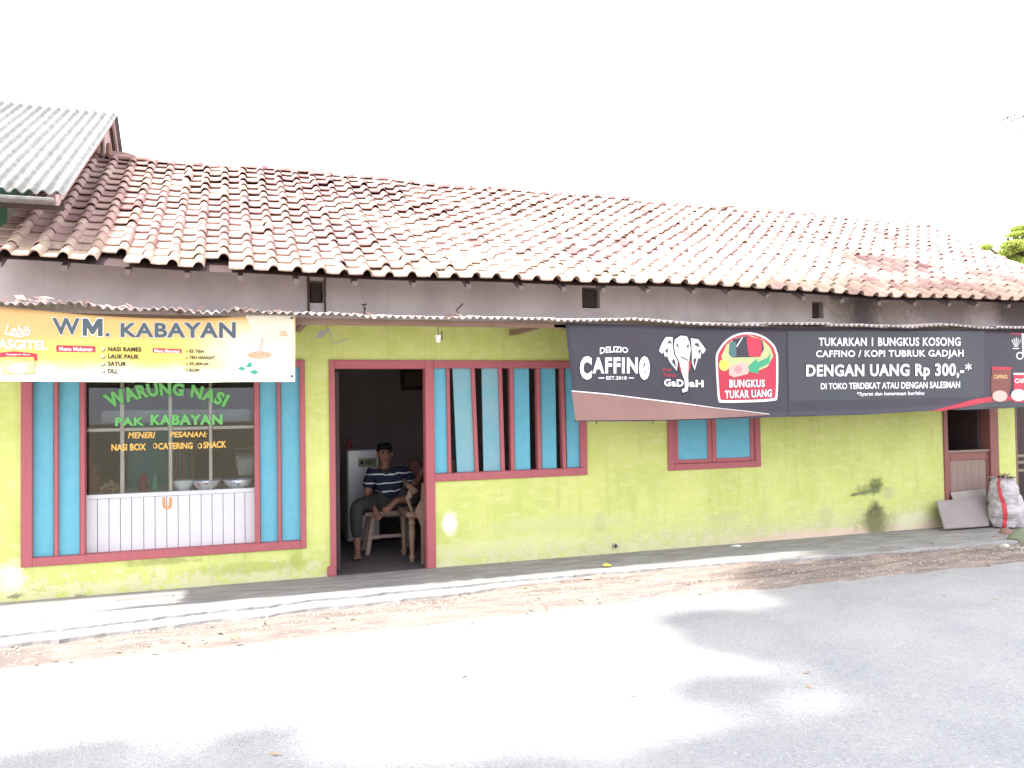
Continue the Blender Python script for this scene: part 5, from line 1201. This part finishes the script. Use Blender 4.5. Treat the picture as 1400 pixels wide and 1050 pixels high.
for k in range(260):
    x = rnd.uniform(-2, 9.8) if k % 3 else rnd.uniform(5.5, 9.8); y = rnd.uniform(-1.75, -.85)
    if rnd.random() < .12: y = rnd.uniform(-4.5, -1.9)
    z = (0 if y > sw_edge(x) else max(dirt_z(x, y), -.118))+.006; L = rnd.uniform(.012, .038); an = rnd.uniform(0, 6.3); d = V((math.cos(an), math.sin(an), rnd.uniform(-.1, .3)))*L; s2 = V((-d.y, d.x, 0))*rnd.uniform(.3, .5)
    c_ = V((x, y, z)); mb.add([c_-d, c_-d*.2+s2, c_+d+V((0, 0, L*.2)), c_-s2+V((0, 0, L*.15))], [(0, 1, 2), (0, 2, 3)])
o = mb.build('leaf_litter', M_LITTER); tag(o, 'dry brown leaves scattered along the verge', kind='stuff')
# road chippings
mb = MB()
for k in range(1500):
    x = rnd.uniform(-2, 6.5); y = rnd.uniform(-5.5, -1.6); r = rnd.uniform(.0025, .006)
    mb.add([V((x, y, -.119+r*.2))+V([a*b*r for a, b in zip(v, (1.3, 1, .6))]) for v in IV], IF)
o = mb.build('road_chippings', M_STONE); tag(o, 'fine pale chippings loose on the asphalt', kind='stuff')
# single pieces of rubbish that can be picked out
def scrap(px, py, z, L, m, name, label, cat, thick=.008):
    c_ = gnd(px, py, z); b = bmesh.new(); n_ = 9; top = []
    vs = []; fs = []
    for i in range(n_):
        an = 2*math.pi*i/n_; r = L*(1+.3*rnd.uniform(-1, 1)); vs.append((c_.x+r*math.cos(an), c_.y+r*.6*math.sin(an), z+.003+rnd.uniform(0, thick)))
    vs.append((c_.x, c_.y, z+.006+thick*1.6)); vs += [(x, y, zz-.004) for x, y, zz in vs]
    for i in range(n_): j = (i+1) % n_; fs += [(i, j, n_), (n_+1+j, n_+1+i, 2*n_+1), (i, n_+1+i, n_+1+j, j)]
    o = MB().add(vs, fs).build(name, m, smooth=False); tag(o, label, cat); b.free()
scrap(1008, 747, .002, .065, M_ENAMEL, 'white_wrapper', 'flat white plastic wrapper on the pavement under the small window', 'wrapper')
scrap(829, 775, 0, .05, M_YPAPER, 'yellow_wrapper', 'crumpled yellow wrapper on the pavement edge', 'wrapper', .02)
scrap(803, 793, -.06, .05, M_STONE, 'pale_scrap', 'pale crumpled scrap lying on the dirt below the yellow wrapper', 'scrap', .02)
scrap(738, 796, -.06, .12, M_CEM, 'cement_flake', 'flat pale cement flake on the dirt left of the yellow wrapper', 'flake', .01)
scrap(322, 876, -.08, .03, M_LITTER, 'curled_leaf', 'dark curled leaf alone on the sunlit dirt at the lower left', 'leaf', .03)
scrap(852, 861 if False else 791, -.06, .035, M_STONE, 'pebble', 'small pale pebble on the dirt right of the yellow wrapper', 'stone', .02)
scrap(1188, 728, 0, .02, M_ENAMEL, 'plaster_chip', 'small white plaster chip at the foot of the soot stain', 'chip', .015)
scrap(1375, 748, -.05, .06, M_ENAMEL, 'white_paper', 'crumpled white paper in front of the rubble heap', 'paper', .02)
o = MB().quadbox([(gnd(155, 826).x, .002), (gnd(237, 813).x, .002), (gnd(237, 813).x, .022), (gnd(155, 826).x, .022)], -.33, -.28).build('wooden_lath', mat('bleached_lath', (.42, .39, .35), .9)); tag(o, 'thin wooden lath lying on the sunlit pavement at the left', 'lath')

# ------------------------------------------------------------ trees
def leaves(mb, c, r, n, L, rg):
    for _ in range(n):
        while True:
            u = V((rg.uniform(-1, 1), rg.uniform(-1, 1), rg.uniform(-1, 1)))
            if u.length < 1: break
        p = V(c)+V((u.x*r[0], u.y*r[1], u.z*r[2])); l = L*rg.uniform(.6, 1.3)
        E_ = Euler((rg.uniform(-.9, .9), rg.uniform(-.9, .9), rg.uniform(0, 6.3))).to_matrix()
        mb.add([p+E_ @ V(q) for q in ((-l, 0, 0), (-.1*l, -.38*l, .06*l), (l, 0, -.1*l), (-.1*l, .38*l, .06*l))], [(0, 1, 2, 3)])
def tree(base, top, clumps, label, leafm, L, n, seed, name='broadleaf_tree', rt_=.22):
    rg = random.Random(seed); o = thing(name, base, label, 'tree')
    mb = MB(); base = V(base); top = V(top)
    mb.tube([base, base.lerp(top, .35)+V((.15, .1, 0)), base.lerp(top, .7), top], [rt_*1.25, rt_, rt_*.8, rt_*.55], 12)
    for c, r, k in clumps:
        c = V(c); s = base.lerp(top, rg.uniform(.6, 1)); m_ = s.lerp(c, .55)+V((rg.uniform(-.3, .3), rg.uniform(-.3, .3), .25)); mb.tube([s, m_, c], [rt_*.45, rt_*.25, .03], 7)
        for _ in range(4):
            q = c+V((rg.uniform(-.7, .7)*r[0], rg.uniform(-.7, .7)*r[1], rg.uniform(-.5, .6)*r[2])); mb.tube([m_, c.lerp(q, .5), q], [.05, .03, .01], 5)
    mb.build('trunk', M_BARK, o, smooth=True)
    mb = MB()
    for c, r, k in clumps:
        for _ in range(int(9*k)):
            cc = V(c)+V((rg.gauss(0, .42)*r[0], rg.gauss(0, .42)*r[1], rg.gauss(0, .42)*r[2])); leaves(mb, cc, (r[0]*.32, r[1]*.32, r[2]*.30), int(n/9), L, rg)
    mb.build('crown', leafm, o)
    return o
def cover(gx, gy, h, z0=-.1): return (gx+SUN.x/SUN.z*(h-z0), gy+SUN.y/SUN.z*(h-z0), h)
CL = []
for gx, gy, h, rx, ry, k in ((4.2, -2.6, 7.4, 1.0, .9, 1.1), (5.6, -1.9, 7.6, 1.2, .9, 1.3), (5.9, -3.1, 7.6, 1.4, 1.0, 1.3), (3.9, -4.3, 7.3, 1.1, .9, 1.2), (2.9, -5.0, 7.1, 1.2, .8, 1.2), (7.2, -1.6, 7.9, 1.4, 1.0, 1.4), (7.4, -2.7, 8.0, 1.5, 1.0, 1.2), (8.4, -4.2, 8.0, 1.6, 1.0, 1.1), (4.7, -3.5, 7.4, 1.2, .9, 1.4), (4.9, -2.4, 7.5, 1.2, .7, 1.3), (5.7, -4.0, 7.5, 1.2, .8, 1.1), (8.9, -1.6, 8.3, 1.5, 1.1, 1.4), (9.4, -2.8, 8.3, 1.6, 1.1, 1.1), (6.4, -.7, 7.8, 1.1, .6, .7), (8.4, -.5, 8.1, 1.2, .7, .6), (10.8, -1.0, 8.6, 1.3, 1.0, .5), (8.2, -.8, 8.4, 1.2, .45, .8), (9.6, -.6, 8.4, 1.2, .5, 1.0), (11.0, -.2, 8.6, 1.2, .6, 1.0), (12.4, 0, 8.8, 1.3, .7, 1.0), (13.4, .4, 8.9, 1.2, .7, .8), (5.4, -5.2, 7.5, 1.6, 1.1, 1.0), (10.6, .8, 8.6, 1.2, .8, .3)):
    CL.append((cover(gx, gy, h+3.5), (rx*1.15, ry*1.15, .8), k*1.3))
tree((2.5, -10.5, -.2), (.5, -7.0, 8.8), CL, 'large dense roadside tree behind the viewer that shades the right half of the road', M_LEAF, .13, 2300, 4, rt_=.24)
CL = []
for gx, gy, h, rx, ry, k in ((1.9, -4.7, 6.8, 1.0, .55, 1.2), (.8, -4.4, 6.8, .9, .5, 1.1), (-.1, -4.0, 6.8, .9, .5, 1.1), (-1.0, -3.75, 6.8, .9, .55, 1.2), (.4, -6.2, 6.6, 1.6, .9, 1.0), (-1.8, -5.6, 6.6, 1.4, 1.0, 1.0)):
    CL.append((cover(gx, gy, h+3.5), (rx*1.15, ry*1.1, .7), k*1.2))
tree((-5.5, -10.8, -.2), (-5.6, -8.0, 8.2), CL, 'spreading roadside tree behind the viewer that shades the near left corner of the road', M_LEAF, .13, 1900, 5, rt_=.2)
# sunlit tree beyond the right end of the roof
p = at(1385, 340, 6.0)
CL = [((at(px, py, 6+dy)), (rx, .8, rz), k) for px, py, dy, rx, rz, k in ((1385, 345, 0, .42, .40, 1.2), (1366, 342, .2, .24, .30, .8), (1392, 322, .1, .24, .22, .6), (1420, 345, .3, .7, .5, 1.0), (1450, 400, 0, .9, .9, 1.0), (1405, 380, 0, .8, .5, .8))]
tree((p.x+.9, 6.2, -.2), (p.x+.7, 6.2, p.z-.5), CL, 'light green leafy tree showing behind the right end of the tiled roof', M_LEAFL, .045, 3600, 6, rt_=.12)
# twig tip with pinkish young leaves at the upper right
p = at(1392, 176, -1.0); rg = random.Random(3)
o = thing('overhanging_branch', p, 'thin branch tip with faint pinkish leaves hanging in at the upper right corner', 'branch')
ends = [at(1358, 176, -1.0), at(1372, 164, -1.1), at(1385, 182, -.9), at(1398, 160, -1.0)]
root_ = at(1440, 150, -1.0); mb = MB()
for e_ in ends: mb.tube([root_, root_.lerp(e_, .5)+V((0, 0, .03)), e_], [.012, .007, .002], 5)
mb.tube([V(cover(11.6, -1.5, 8.8)), at(1750, -260, -1.2), at(1620, 60, -1.0), root_], [.05, .035, .022, .012], 6); mb.build('twig', M_BARK, o)
mb = MB()
for e_ in ends: leaves(mb, e_.lerp(root_, .12), (.10, .12, .035), 14, .028, rg)
mb.build('leaves', M_LEAFP, o)
